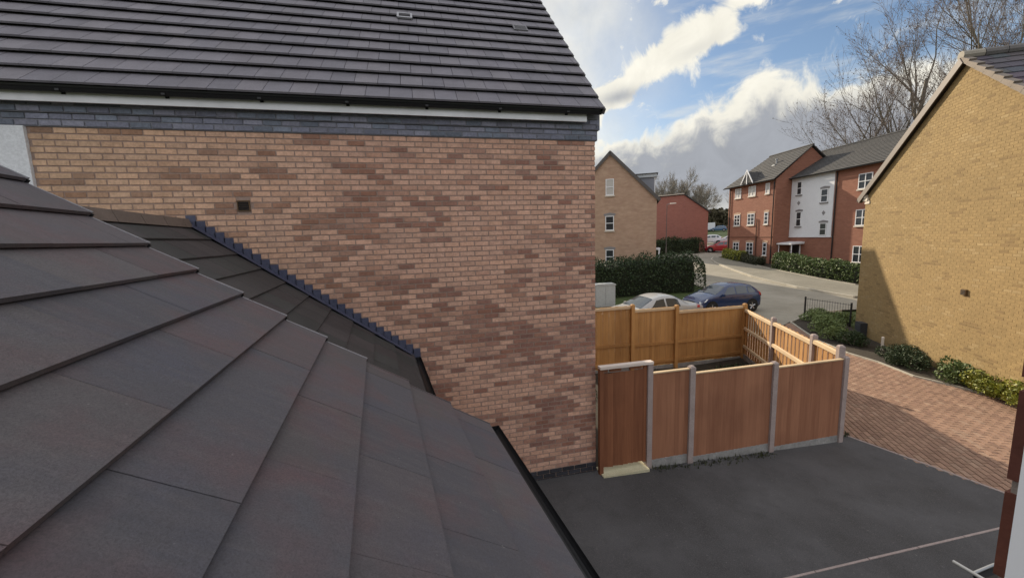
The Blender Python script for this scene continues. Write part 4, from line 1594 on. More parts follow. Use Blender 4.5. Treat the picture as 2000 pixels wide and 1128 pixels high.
# dormer on the right hand slope
d0 = CG - NG * 0.9
dm = MB()
dm.prism([d0 + UG * 0.15 + Vector((0, 0, GEH + .15)), d0 + UG * 0.15 + Vector((0, 0, GEH + 1.55)), d0 + UG * 1.7 + Vector((0, 0, GEH + 1.55))], -NG * 2.6)
dmo = dm.build('dormer', M_dormer, gh)
dm = MB()
dm.box(d0 - UG * 0.02 + NG * .12 + Vector((0, 0, GEH + 1.552)), UG * 1.9, -NG * 2.84, Vector((0, 0, 0.24)))
dm.build('dormer_fascia', mat('grey_fascia', (0.42, 0.45, 0.47), 0.6), dmo)
dm = MB()
dm.box(d0 - UG * 0.10 + NG * .20 + Vector((0, 0, GEH + 1.794)), UG * 2.0, -NG * 3.0, Vector((0, 0, 0.05)))
dm.build('dormer_roof', M_roof_far, dmo)
dm = MB()
dm.box(d0 + UG * 0.08 + NG * .002 + Vector((0, 0, GEH + .2)), UG * .07, -NG * 2.6, Vector((0, 0, 1.35)))
dm.build('dormer_front', M_white, dmo)
dm = MB()
pp = CG - UG * 0.32 - NG * .2
dm.box(pp + Vector((0, 0, 2.86)), UG * 0.9, NG * -1.4, Vector((0, 0, .12)))
dm.box(pp + UG * .04 + Vector((0, 0, zb)), UG * .1, NG * -.1, Vector((0, 0, 2.66)))
dm.build('porch', M_white, gh)

# ------------------------------------------------------------------ red house farther off
rh = thing('red_house', 'plain red brick house with a shallow gable beyond the far hedge', 'house', (32, 45.5, 1.5))
RA, RB = Vector((26.5, 46.2, 0)), Vector((36.2, 43.8, 0))
UR = (RA - RB).normalized()
NR = Vector((UR.y, -UR.x, 0))
if NR.y > 0:
    NR = -NR
Lr = (RA - RB).length
ap_u = 3.2
wl = MB()
wl.prism([RB + Vector((0, 0, 1.0)), RB + UR * Lr + Vector((0, 0, 1.0)), RB + UR * Lr + Vector((0, 0, 8.4)), RB + UR * ap_u + Vector((0, 0, 8.85)), RB + Vector((0, 0, 6.65))], -NR * 9)
wl.build('wall', M_redhouse, rh)
mb = MB()
q0 = RB - UR * .3 + Vector((0, 0, 6.5)) + NR * .15
q1 = RB + UR * ap_u + Vector((0, 0, 8.93)) + NR * .15
q2 = RB + UR * Lr + Vector((0, 0, 8.48)) + NR * .15
for a, b in ((q0, q1), (q1, q2)):
    mb.hexa([a + Vector((0, 0, -.04)), b + Vector((0, 0, -.04)), b - NR * 9.3 + Vector((0, 0, -.04)), a - NR * 9.3 + Vector((0, 0, -.04)),
             a + Vector((0, 0, .1)), b + Vector((0, 0, .1)), b - NR * 9.3 + Vector((0, 0, .1)), a - NR * 9.3 + Vector((0, 0, .1))])
mb.build('roof', M_roof_far, rh)
mb = MB()
mb.box(q1 + NR * .002 + Vector((0, 0, .02)), (q2 - q1), NR * .03, Vector((0, 0, .09)))
mb.build('verge', M_stone, rh)

# ------------------------------------------------------------------ apartment block
ab = thing('apartment_block', 'three storey red brick apartment block with a white rendered stair bay', 'apartment block', (31.79, 29.93, 0.7))
FX, FY0, FY1 = 31.79, 29.93, 36.75          # modelled square to the axes, then the whole block is turned about its near corner
MXX, AE = FX + 1.58, 8.62
MY0 = FY0 - 22.0
Z3 = Vector((0, 0, 1))
mb = MB()
mb.box((FX, FY0, 0), (5.4, 0, 0), (0, FY1 - FY0, 0), (0, 0, AE))
mb.build('wing_wall', M_apt, ab)
mb = MB()
mb.box((MXX, MY0, 0), (8.8, 0, 0), (0, FY1 - MY0 - 0.3, 0), (0, 0, AE))
mb.build('main_wall', M_apt, ab)
BW = 4.42
mb = MB()
mb.box((MXX - 0.06, FY0 - BW, 3.42), (0.06, 0, 0), (0, BW - 0.02, 0), (0, 0, AE - 3.47))
mb.build('rendered_bay', M_render, ab)
mb = MB()
mb.box((MXX - .10, FY0 - BW - .05, 3.34), (.10, 0, 0), (0, BW + .02, 0), (0, 0, .075))
mb.build('render_bead', M_white, ab)
mb = MB()
mb.box((FX - .03, FY0 - .002, 3.38), (.03, 0, 0), (0, FY1 - FY0 + .004, 0), (0, 0, .09))
mb.build('string_course', mat('dark_course', (0.16, 0.07, 0.045), .9), ab)


def slope_roof(root, e0, e1, r0, r1, nrow, name='roof', thick=0.05):
    """stepped tile courses between an eaves line e0-e1 and a ridge line r0-r1"""
    e0, e1, r0, r1 = (Vector(q) for q in (e0, e1, r0, r1))
    mb = MB()
    nn = (e1 - e0).cross(r0 - e0).normalized()
    if nn.z < 0:
        nn = -nn
    for i in range(nrow):
        t0, t1 = i / nrow, (i + 1) / nrow
        a, b = e0.lerp(r0, t0), e1.lerp(r1, t0)
        c, d = e1.lerp(r1, t1), e0.lerp(r0, t1)
        if (c - d).length < 0.02:
            mb.poly([a + nn * thick, b + nn * thick, c + nn * .02])
            continue
        mb.hexa([a - nn * .03, b - nn * .03, c - nn * .03, d - nn * .03, a + nn * thick, b + nn * thick, c + nn * .018, d + nn * .018])
    return mb.build(name, M_roof_far, root)


RX, RZ = FX + 3.2, 11.55
RYF = FY1 - 1.6
slope_roof(ab, (FX - .38, FY1 + .35, AE), (FX - .38, FY0 - .2, AE), (RX, RYF, RZ), (RX, FY0 - .2, RZ), 15)
slope_roof(ab, (FX + 6.8, FY0 - .2, AE), (FX + 6.8, FY1 + .35, AE), (RX, FY0 - .2, RZ), (RX, RYF, RZ), 15)
slope_roof(ab, (FX + 6.8, FY1 + .35, AE), (FX - .38, FY1 + .35, AE), (RX, RYF, RZ), (RX, RYF, RZ), 15)
mb = MB()
mb.prism([(FX, FY0 + .0, AE), (FX + 6.4, FY0, AE), (RX, FY0, RZ - .12)], (0, 0.2, 0))
mb.build('wing_gable', M_apt, ab)
RX2, RZ2 = MXX + 4.3, 11.3
slope_roof(ab, (MXX - .38, FY1 - .5, AE - .02), (MXX - .38, MY0 - .3, AE - .02), (RX2, FY1 - .5, RZ2), (RX2, MY0 - .3, RZ2), 18)
slope_roof(ab, (MXX + 9, MY0 - .3, AE - .02), (MXX + 9, FY1 - .5, AE - .02), (RX2, MY0 - .3, RZ2), (RX2, FY1 - .5, RZ2), 18)
mb = MB()
mb.tube((RX, RYF, RZ + .03), (RX, FY0 - .2, RZ + .03), .11, .11, 6)
mb.tube((RX2, FY1 - .5, RZ2 + .03), (RX2, MY0 - .3, RZ2 + .03), .11, .11, 6)
mb.build('ridge', M_roof_far, ab)
gutter(ab, (FX - .45, FY1 + .35, AE - .02), (FX - .45, FY0 - .2, AE - .02), .07, out=Vector((-1, 0, 0)))
gutter(ab, (MXX - .45, FY0 - .25, AE - .05), (MXX - .45, MY0, AE - .05), .07, out=Vector((-1, 0, 0)))
AO, AU, AN = (FX, FY0, 0), (0, 1, 0), (-1, 0, 0)
M_bufflintel = mat('buff_lintel', (0.44, 0.30, 0.21), .9)
for (ya, yb_, sets) in ((4.80, 5.75, 1), (2.62, 3.64, 1), (0.74, 1.26, 0)):
    for fl_, (z0, z1) in enumerate(((1.68, 2.88), (4.62, 5.74), (7.46, 8.42))):
        window(ab, AO, AU, AN, ya, yb_, z0, z1, M_curtain if fl_ == 2 else M_glass, 2 if fl_ < 2 else 0, sets, True, M_bufflintel if fl_ < 2 else None, 0.065)
AO2 = (MXX - 0.06, FY0, 0)
for (ya, yb_, z0, z1, hd, sl) in ((-1.20, -.66, 7.10, 8.25, None, M_lintel), (-1.34, -.76, 4.32, 5.60, M_lintel, M_lintel), (-3.92, -3.24, 6.22, 7.30, M_lintel, M_lintel), (-3.98, -3.32, 3.50, 4.52, M_lintel, None)):
    window(ab, AO2, AU, AN, ya, yb_, z0, z1, M_glass, 1, 0, sl, hd)
for (yc, zc_) in ((-.94, 6.38), (-3.6, 5.36)):
    mb = MB()
    yc += FY0
    mb.prism([(MXX - .062, yc - .17, zc_), (MXX - .062, yc, zc_ - .2), (MXX - .062, yc + .17, zc_), (MXX - .062, yc, zc_ + .2)], (-.02, 0, 0))
    mb.build('diamond', M_lintel, ab)
for (z0, z1) in ((1.42, 2.68), (4.2, 5.4), (6.9, 8.02)):
    window(ab, (MXX, FY0, 0), AU, AN, -7.5, -6.42, z0, z1, M_glass, 1, 1, True, None)
    window(ab, (MXX, FY0, 0), AU, AN, -10.9, -9.8, z0, z1, M_glass, 1, 1, True, None)
M_brownpipe = mat('brown_pipe', (0.10, 0.05, 0.035), .5)
for (y_, x_, zt_) in ((.12, FX, 8.5), (2.2, FX, 5.2), (6.5, FX, 8.5), (-4.62, MXX, 8.5)):
    mb = MB()
    mb.tube((x_ - .07, FY0 + y_, .4), (x_ - .07, FY0 + y_, zt_), .045, .045, 8)
    mb.build('downpipe', M_brownpipe if zt_ < 6 else M_black, ab)
# entrance: canopy on posts, door
ya, yb_ = FY0 - 1.8, FY0 - .05
mb = MB()
mb.hexa([(MXX - 1.25, ya, 2.72), (MXX - .002, ya, 2.78), (MXX - .002, yb_, 2.78), (MXX - 1.25, yb_, 2.72), (MXX - 1.25, ya, 2.84), (MXX - .002, ya, 2.98), (MXX - .002, yb_, 2.98), (MXX - 1.25, yb_, 2.84)])
cn = mb.build('canopy', M_white, ab)
for y_ in (ya + .12, yb_ - .12):
    mb = MB()
    mb.tube((MXX - 1.1, y_, .5), (MXX - 1.1, y_, 2.72), .04, .04, 8)
    mb.build('canopy_post', M_white, cn)
mb = MB()
mb.box((MXX - .05, FY0 - 1.3, .6), (.048, 0, 0), (0, .95, 0), (0, 0, 2.05))
dr = mb.build('entrance_door', M_door, ab)
mb = MB()
for y_ in (FY0 - 1.4, FY0 - .345):
    mb.box((MXX - .07, y_, .6), (.068, 0, 0), (0, .095, 0), (0, 0, 2.1))
mb.build('door_frame', M_white, dr)
# gablet with white bargeboards, roof vent pipe
gz, gy, gx = AE + .12, FY0 + 3.42, FX - .42
mb = MB()
mb.prism([(gx, gy - .75, gz), (gx, gy + .75, gz), (gx, gy, gz + 1.1)], (1.7, 0, 0))
gbl = mb.build('gablet', M_roof_far, ab)
mb = MB()
for s_ in (-1, 1):
    a, b = Vector((gx - .05, gy + s_ * .88, gz - .12)), Vector((gx - .05, gy, gz + 1.16))
    mb.hexa([a, b, b + Vector((.05, 0, 0)), a + Vector((.05, 0, 0)), a + Vector((0, 0, .17)), b + Vector((0, 0, .17)), b + Vector((.05, 0, .17)), a + Vector((.05, 0, .17))])
mb.box((gx - .04, gy - .05, gz - .1), (.03, 0, 0), (0, .1, 0), (0, 0, 1.1))
mb.build('barge_board', M_white, gbl)
mb = MB()
vx_, vy_ = FX + 1.8, FY0 + 2.4
mb.tube((vx_, vy_, 10.0), (vx_, vy_, 10.75), .07, .07, 8)
mb.cbox((vx_ - .1, vy_, 10.25), (.5, .4, .12))
mb.tube((vx_, vy_, 10.75), (vx_, vy_, 10.85), .11, .11, 8)
mb.build('vent_pipe', M_galv, ab)
ab.rotation_euler = (0, 0, math.radians(-9))

# ------------------------------------------------------------------ vegetation
def leaf_quads(centres, sizes, aspect=0.55, upright=0.0):
    """one folded leaf (4-corner face) at each centre, random direction"""
    n = len(centres)
    d = rng.normal(size=(n, 3))
    d[:, 2] += upright
    d /= np.linalg.norm(d, axis=1)[:, None]
    e = rng.normal(size=(n, 3))
    w = np.cross(d, e)
    w /= np.linalg.norm(w, axis=1)[:, None]
    s = np.asarray(sizes)[:, None]
    v = np.empty((n, 4, 3))
    v[:, 0] = centres - d * s * .5
    v[:, 1] = centres + w * s * aspect * .5
    v[:, 2] = centres + d * s * .5
    v[:, 3] = centres - w * s * aspect * .5
    f = np.arange(4 * n).reshape(n, 4)
    return v.reshape(-1, 3), f


def lumpy(pts_fn, n):
    return np.array([pts_fn() for _ in range(n)])


def hedge_run(name, label, path, w, h, n, leaf, material, cat='hedge', group=None, flat=True, ragged=0.12, corefac=0.8):
    """clipped hedge along a path: dark core body and a skin of leaves"""
    P = [Vector((p[0], p[1], 0)) for p in path]
    mid = P[len(P) // 2]
    root = thing(name, label, cat, (mid.x, mid.y, zt(mid.x, mid.y)), group)
    core = MB()
    cum = [0]
    for a, b in zip(P[:-1], P[1:]):
        cum.append(cum[-1] + (b - a).length)
    rings = []
    for i, p in enumerate(P):
        a = P[max(0, i - 1)]
        b = P[min(len(P) - 1, i + 1)]
        u = (b - a).normalized()
        nn = Vector((-u.y, u.x, 0))
        z = zt(p.x, p.y)
        k = corefac
        rings.append([p + nn * s * w / 2 * k * kk + Vector((0, 0, z + zz * h)) for s, kk, zz in ((-1, .9, 0), (-1, 1, .45), (-1, .75, .8 * 1), (0, .5, .9), (1, .75, .8), (1, 1, .45), (1, .9, 0))])
    for r0, r1 in zip(rings[:-1], rings[1:]):
        for i in range(6):
            core.poly([r0[i], r1[i], r1[i + 1], r0[i + 1]])
    core.poly(rings[0])
    core.poly(rings[-1][::-1])
    core.build('stems', M_core, root)
    cs = []
    L = cum[-1]
    while len(cs) < n:
        s = random.uniform(-w * .5, L + w * .5)
        sc = min(max(s, 0), L - 1e-4)
        i = max(k for k in range(len(cum) - 1) if cum[k] <= sc)
        u = (P[i + 1] - P[i]).normalized()
        nn = Vector((-u.y, u.x, 0))
        base = P[i] + u * (s - cum[i])
        endk = 1.0
        over = max(0, -s, s - L)
        endk = math.sqrt(max(0, 1 - (over / (w * .5)) ** 2))
        hh = h * (1 + ragged * noise.noise(Vector((base.x * .9, base.y * .9, 1.0))) + ragged * .6 * noise.noise(Vector((base.x * 2.7, base.y * 2.7, 4.0))))
        ww = w * (1 + ragged * noise.noise(Vector((base.x * 1.2, base.y * 1.2, 9.0))))
        t = random.random()
        # superellipse section
        th = random.uniform(0, PI)
        ex = 0.62 if flat else 0.8
        cx = math.copysign(abs(math.cos(th)) ** ex, math.cos(th))
        sz = abs(math.sin(th)) ** ex
        rr = random.uniform(.82, 1.03)
        pos = base + nn * (cx * ww / 2 * rr * endk)
        zz = sz * hh * rr * (0.45 + .55 * endk)
        if random.random() < .35:
            zz = random.uniform(0.02, hh * (0.3 + .6 * endk)) if abs(cx) > .8 else zz
        zz += .0
        cs.append((pos.x, pos.y, zt(pos.x, pos.y) + max(zz, .03)))
    cs = np.array(cs)
    v, f = leaf_quads(cs, rng.uniform(.7, 1.3, len(cs)) * leaf)
    mesh_np('foliage', v, f, material, root)
    return root


hedge_run('dark_hedge', 'big dark evergreen hedge on the lawn in front of the gable house', [(6.0, 22.4), (9.0, 22.7), (12.0, 22.9), (15.0, 22.9), (17.2, 22.6)], 2.3, 2.35, 16000, 0.13, M_hedge, ragged=.2, flat=True)
hedge_run('far_hedge', 'dark hedge below the red house wall beyond the road', [(24.0, 43.6), (28.0, 44.2), (31.5, 44.0), (34.2, 43.2)], 1.7, 1.9, 6000, 0.17, M_hedge, ragged=.2)
hedge_run('laurel_hedge', 'leafy bright laurel hedge along the path below the white stair bay', [(30.2, 27.6), (29.55, 25.4), (28.85, 22.3), (28.6, 20.0), (29.2, 16.5)], 1.25, 1.45, 9500, 0.15, M_laurel, ragged=.15)
hedge_run('shrub_row', 'yellow green shrubs at the far corner of the apartment wall', [(32.6, 36.4), (31.95, 34.6), (31.45, 33.1)], 1.05, 1.1, 2200, 0.14, M_yellowshrub, 'shrubs', ragged=.3)
hedge_run('dark_shrub', 'low dark leaved shrub row beside the yellow green shrubs by the apartment windows', [(31.3, 32.5), (30.85, 31.0), (30.5, 29.9)], .95, .9, 2000, 0.12, M_darkred, 'shrubs', ragged=.3)


def bush(name, label, c, r, h, n, leaf, material, group=None, upright=.4, cat='shrub'):
    z = zt(c[0], c[1])
    root = thing(name, label, cat, (c[0], c[1], z), group)
    st = MB()
    for k in range(7):
        a = random.uniform(0, 2 * PI)
        st.tube((c[0], c[1], z), (c[0] + math.cos(a) * r * .6, c[1] + math.sin(a) * r * .6, z + h * random.uniform(.5, .8)), .012, .005, 4, False)
    st.build('stem', M_twig, root)
    lobes = [(rng.uniform(-.55, .55) * r, rng.uniform(-.55, .55) * r, rng.uniform(.3, .65) * h, rng.uniform(.4, .65) * r) for _ in range(7)]
    cs = []
    while len(cs) < n:
        lx, ly, lz, lr = lobes[rng.integers(7)]
        d = rng.normal(size=3)
        d /= np.linalg.norm(d)
        k = lr * rng.uniform(.65, 1.02)
        p = (c[0] + lx + d[0] * k, c[1] + ly + d[1] * k, z + max(.02, lz + d[2] * k * min(1, h / (1.3 * r))))
        cs.append(p)
    v, f = leaf_quads(np.array(cs), rng.uniform(.6, 1.3, n) * leaf, .5, upright)
    mesh_np('foliage', v, f, material, root)
    return root


low_green = [((16.9, 13.3), .75, .55, 'low grey green shrub behind the railing end post'), ((16.0, 12.4), .7, .55, 'low grey green shrub under the middle of the black railing'),
             ((17.3, 12.6), .7, .5, 'low grey green shrub between the railing and the yellow house corner'),
             ((15.3, 11.7), .6, .55, 'low grey green shrub in front of the black meter box'), ((14.75, 10.9), .6, .5, 'low grey green shrub next to the meter box on the drive side')]
for c, r, h, lab in low_green:
    bush('low_shrub', lab, c, r, h, 2600, .075, M_lavender, 'low grey green shrubs by the railing', .8)
for c, r, h, lab in (((14.35, 10.1), .50, .5, 'dark rounded shrub nearest the meter box along the yellow wall'), ((14.1, 8.75), .54, .52, 'dark rounded shrub beside the pale marker post'),
                     ((13.65, 8.05), .50, .5, 'dark rounded shrub at the sunny end of the shaded bed')):
    bush('dark_bush', lab, c, r, h, 3200, .055, M_hedge, 'dark rounded shrubs along the yellow wall')
bush('bright_bush', 'leafy mid green bush at the lit foot of the yellow gable', (13.25, 6.75), .50, .72, 1800, .08, M_laurel)
bush('bright_bush', 'low yellow green bush by the kerb at the window frame', (13.12, 6.1), .48, .55, 1800, .075, M_yellowshrub)
bush('bright_bush', 'yellow green bush hidden partly behind the brick window jamb', (12.75, 5.35), .5, .6, 1500, .08, M_yellowshrub)


# bare trees
def grow(seed, height, spread, r0, levels=5, stems=1, droop=0.0, n_main=7, first=0.28, lean_=(0, 0), twigs=True):
    R = random.Random(seed)
    trunk, limbs, tw = [], [], []

    def branch(p, d, length, r, level):
        nseg = 5 if level < 2 else 4
        q = p.copy()
        dd = d.copy()
        pts = [(q.copy(), r)]
        for i in range(nseg):
            dd = (dd + Vector((R.gauss(0, .10), R.gauss(0, .10), R.gauss(0, .06) + .055 * (1 if level > 0 else .2)))).normalized()
            q = q + dd * (length / nseg)
            pts.append((q.copy(), r * (1 - (i + 1) / nseg * .62)))
        for (a, ra), (b, rb_) in zip(pts[:-1], pts[1:]):
            (trunk if level == 0 else (limbs if level < 3 else tw)).append((a, b, ra, rb_))
        if level >= levels:
            return
        nch = (n_main if level == 0 else (5 if level < 3 else 4))
        for k in range(nch):
            t = (first + (1 - first) * (k + R.random() * .7) / nch) if level == 0 else R.uniform(.25, 1.0)
            t = min(t, .999)
            i = int(t * nseg)
            a, ra = pts[i]
            b, rb_ = pts[i + 1]
            ft = t * nseg - i
            pp = a.lerp(b, ft)
            axis = (b - a).normalized()
            perp = axis.orthogonal().normalized()
            perp.rotate(Matrix.Rotation(R.uniform(0, 2 * PI), 3, axis))
            ang = R.uniform(.38, .80) * spread
            nd = (axis * math.cos(ang) + perp * math.sin(ang)).normalized()
            ln = length * (R.uniform(.42, .68) * (1.0 - .35 * t if level == 0 else 1))
            branch(pp, nd, ln, max(.006, (ra + (rb_ - ra) * ft) * R.uniform(.45, .66)), level + 1)
        if level > 0:
            branch(pts[-1][0], (dd + Vector((0, 0, .1))).normalized(), length * .55, pts[-1][1] * .9, level + 1)
    for s in range(stems):
        a = 2 * PI * s / max(1, stems) + R.random()
        d = Vector((math.cos(a) * .22 * (stems > 1) + lean_[0], math.sin(a) * .22 * (stems > 1) + lean_[1], 1)).normalized()
        branch(Vector((math.cos(a) * .3, math.sin(a) * .3, -.3)) if stems > 1 else Vector((0, 0, -.3)), d, height * R.uniform(.55, .66), r0, 0)
    return trunk, limbs, tw


def tubes_np(segs, n):
    if not segs:
        return np.zeros((0, 3)), np.zeros((0, 4), int)
    A = np.array([s[0] for s in segs])
    B = np.array([s[1] for s in segs])
    ra = np.array([s[2] for s in segs])
    rb_ = np.array([s[3] for s in segs])
    d = B - A
    d /= np.linalg.norm(d, axis=1)[:, None] + 1e-9
    h = np.where(np.abs(d[:, 2:3]) < .9, np.array([[0, 0, 1.]]), np.array([[1., 0, 0]]))
    u = np.cross(d, h)
    u /= np.linalg.norm(u, axis=1)[:, None]
    w = np.cross(d, u)
    v = np.empty((len(segs), 2 * n, 3))
    for i in range(n):
        t = 2 * PI * i / n
        o = u * math.cos(t) + w * math.sin(t)
        v[:, i] = A + o * ra[:, None]
        v[:, n + i] = B + o * rb_[:, None]
    f = []
    for i in range(n):
        j = (i + 1) % n
        f.append([i, j, n + j, n + i])
    f = np.array(f)[None] + (np.arange(len(segs)) * 2 * n)[:, None, None]
    return v.reshape(-1, 3), f.reshape(-1, 4)


def bare_tree(name, label, loc, seed, height, spread, r0, levels=5, stems=1, group=None, buds=0.10, twig=M_twig, bark=M_bark, thick=1.0, **kw):
    root = thing(name, label, 'tree', loc, group, world=False)
    tr, li, tw = grow(seed, height, spread, r0, levels, stems, **kw)
    v, f = tubes_np(tr, 8)
    mesh_np('trunk', v, f, bark, root, smooth=True)
    v, f = tubes_np(li, 5)
    mesh_np('branches', v, f, bark, root, smooth=True, kind='stuff')
    tw = [(a, b, max(ra * .8, .009 * thick), max(rb_ * .8, .006 * thick)) for a, b, ra, rb_ in tw]
    v, f = tubes_np(tw, 3)
    if buds and tw:
        tips = np.array([s[1] for s in tw])
        pick = tips[rng.random(len(tips)) < buds * .5]
        pick = pick + rng.normal(size=pick.shape) * .05
        v2, f2 = leaf_quads(pick, rng.uniform(.07, .15, len(pick)), .8)
        f = np.vstack([f, f2 + len(v)])
        v = np.vstack([v, v2])
    mesh_np('crown', v, f, twig, root)
    return root


def on_ground(x, y):
    return (x, y, zt(x, y))


bare_tree('bare_tree', 'bare many limbed tree spreading left above the apartment ridge', on_ground(40.5, 29.5), 11, 19, 1.0, .30, 4, 1, 'bare trees behind the apartments', .35, n_main=11, first=.18, lean_=(-.03, .03))
bare_tree('bare_tree', 'tall upright bare tree standing behind the middle of the apartment roof', on_ground(43.0, 27.0), 23, 25, .85, .34, 4, 1, 'bare trees behind the apartments', .35, n_main=12, first=.2)
bare_tree('bare_tree', 'tall bare tree rising above the yellow gable peak', on_ground(46.0, 23.5), 37, 29, .85, .34, 4, 1, 'bare trees behind the apartments', .35, n_main=12, first=.22)
bare_tree('bare_tree', 'bare tree at the right edge above the yellow house ridge tiles', on_ground(49.0, 19.0), 41, 30, .80, .34, 4, 1, 'bare trees behind the apartments', .3, n_main=12, first=.22)

far_a = bare_tree('woodland_tree', 'grey brown bare tree behind the red house, leftmost of the far wood', on_ground(62, 96), 51, 17, 1.0, .30, 4, 1, 'bare trees in the far wood', .6, M_twig_far, M_twig_far, 3.2, n_main=9)
far_b = bare_tree('woodland_tree', 'low spreading bare tree far behind the parked van', on_ground(90, 112), 61, 15, 1.15, .30, 4, 1, 'bare trees in the far wood', .6, M_twig_far, M_twig_far, 3.2, n_main=9)
for k, (x, y, s, base, lab) in enumerate(((70, 99, 1.1, far_a, 'rounded bare tree above the right slope of the red house'), (77, 103, 1.05, far_b, 'bare tree in the far wood above the red house eaves'),
                                          (84, 104, .95, far_a, 'bare tree in the far wood left of the apartment gutter'), (66, 108, 1.15, far_b, 'hazy bare tree peeping over the red house roof slope'),
                                          (97, 106, .9, far_a, 'bare tree hard against the apartment block corner'), (80, 118, 1.0, far_b, 'hindmost bare tree above the far wood gap'))):
    t = copy_thing(base, on_ground(x, y), k * 1.3, lab)
    t.scale = (s, s, s)
# scrub below the wood
cs = []
while len(cs) < 9000:
    x, y = rng.uniform(54, 104), rng.uniform(100, 112)
    h = 4.6 + 2.6 * noise.noise(Vector((x * .12, y * .12, 2)))
    cs.append((x, y, zt(x, y) + rng.uniform(0, 1) ** .7 * h))
v, f = leaf_quads(np.array(cs), rng.uniform(.7, 1.3, len(cs)), .7)
mesh_np('undergrowth', v, f, M_scrub, kind='stuff')
# conifer
cx_, cy_ = 36.5, 58.5
ct = thing('conifer_tree', 'dark conifer top showing between the gable house and the red house', 'tree', on_ground(cx_, cy_))
mb = MB()
zc0 = zt(cx_, cy_)
mb.tube((cx_, cy_, zc0), (cx_, cy_, zc0 + 9.3), .22, .03, 7)
mb.build('trunk', M_bark, ct)
cs = []
for _ in range(5200):
    t = rng.uniform(0, 1) ** .8
    lay = math.floor(t * 11) / 11 + rng.uniform(0, .05)
    a = rng.uniform(0, 2 * PI)
    rad = (1 - lay) * 2.6 * rng.uniform(.2, 1) * (.75 + .35 * math.sin(a * 5 + lay * 40))
    cs.append((cx_ + math.cos(a) * rad, cy_ + math.sin(a) * rad, zc0 + 1.2 + lay * 8.2 - rad * .22))
v, f = leaf_quads(np.array(cs), rng.uniform(.3, .6, len(cs)), .3)
mesh_np('crown', v, f, M_conifer, ct)

# ------------------------------------------------------------------ vehicles
HATCH = [  # x, half width, sill, belt, top, roof half width
    (1.96, .58, .34, .50, .52, .46), (1.90, .70, .25, .62, .65, .56), (1.72, .79, .20, .72, .76, .64), (1.25, .835, .18, .82, .90, .68), (.90, .845, .18, .88, .985, .70),
    (.62, .85, .18, .90, 1.15, .64), (.20, .85, .18, .91, 1.37, .585), (-.25, .85, .18, .925, 1.445, .575), (-.9, .845, .18, .945, 1.44, .57), (-1.35, .84, .18, .965, 1.37, .56),
    (-1.66, .82, .20, .985, 1.20, .57), (-1.86, .78, .22, .93, .985, .62), (-1.95, .70, .28, .72, .76, .58), (-1.97, .60, .36, .50, .52, .48)]
SALOON = [
    (2.22, .58, .34, .50, .52, .46), (2.15, .72, .24, .62, .65, .58), (1.95, .82, .19, .72, .76, .66), (1.4, .86, .17, .80, .88, .70), (.98, .87, .17, .86, .95, .72),
    (.62, .875, .17, .88, 1.14, .66), (.18, .875, .17, .89, 1.34, .60), (-.25, .875, .17, .90, 1.41, .59), (-.75, .87, .17, .915, 1.38, .585), (-1.15, .865, .17, .93, 1.20, .62),
    (-1.42, .86, .18, .935, 1.02, .68), (-1.9, .84, .20, .93, .985, .69), (-2.16, .76, .24, .86, .90, .64), (-2.22, .62, .34, .52, .54, .5)]


def section(st):
    x, w, zl, zb_, zt_, wr = st
    g = max(0, zt_ - zb_ - .1)
    return [(0, zl), (w * .86, zl), (w * .97, zl + .10), (w, zl + .26 * min(1, (zb_ - zl) / .5)), (w * .995, zb_ - .10 * min(1, (zb_ - zl) / .4)), (w * .965, zb_),
            (wr + .035, zt_ - .05 * min(1, g * 4) - .006), (wr * .86, zt_ - .008), (wr * .45, zt_ + .012), (0, zt_ + .018)]


def interp_stations(S, n):
    out = []
    for k in range(len(S) - 1):
        p0, p1, p2, p3 = S[max(0, k - 1)], S[k], S[k + 1], S[min(len(S) - 1, k + 2)]
        for i in range(n):
            t = i / n
            row = []
            for j in range(6):
                a, b = p1[j], p2[j]
                m0 = (p2[j] - p0[j]) * .5
                m1 = (p3[j] - p1[j]) * .5
                if j != 0:
                    lim = abs(b - a) * 1.5
                    m0 = max(-lim, min(lim, m0))
                    m1 = max(-lim, min(lim, m1))
                row.append((2 * t ** 3 - 3 * t ** 2 + 1) * a + (t ** 3 - 2 * t ** 2 + t) * m0 + (-2 * t ** 3 + 3 * t ** 2) * b + (t ** 3 - t ** 2) * m1)
            row[0] = p1[0] + (p2[0] - p1[0]) * t
            out.append(row)
    out.append(list(S[-1]))
    return out


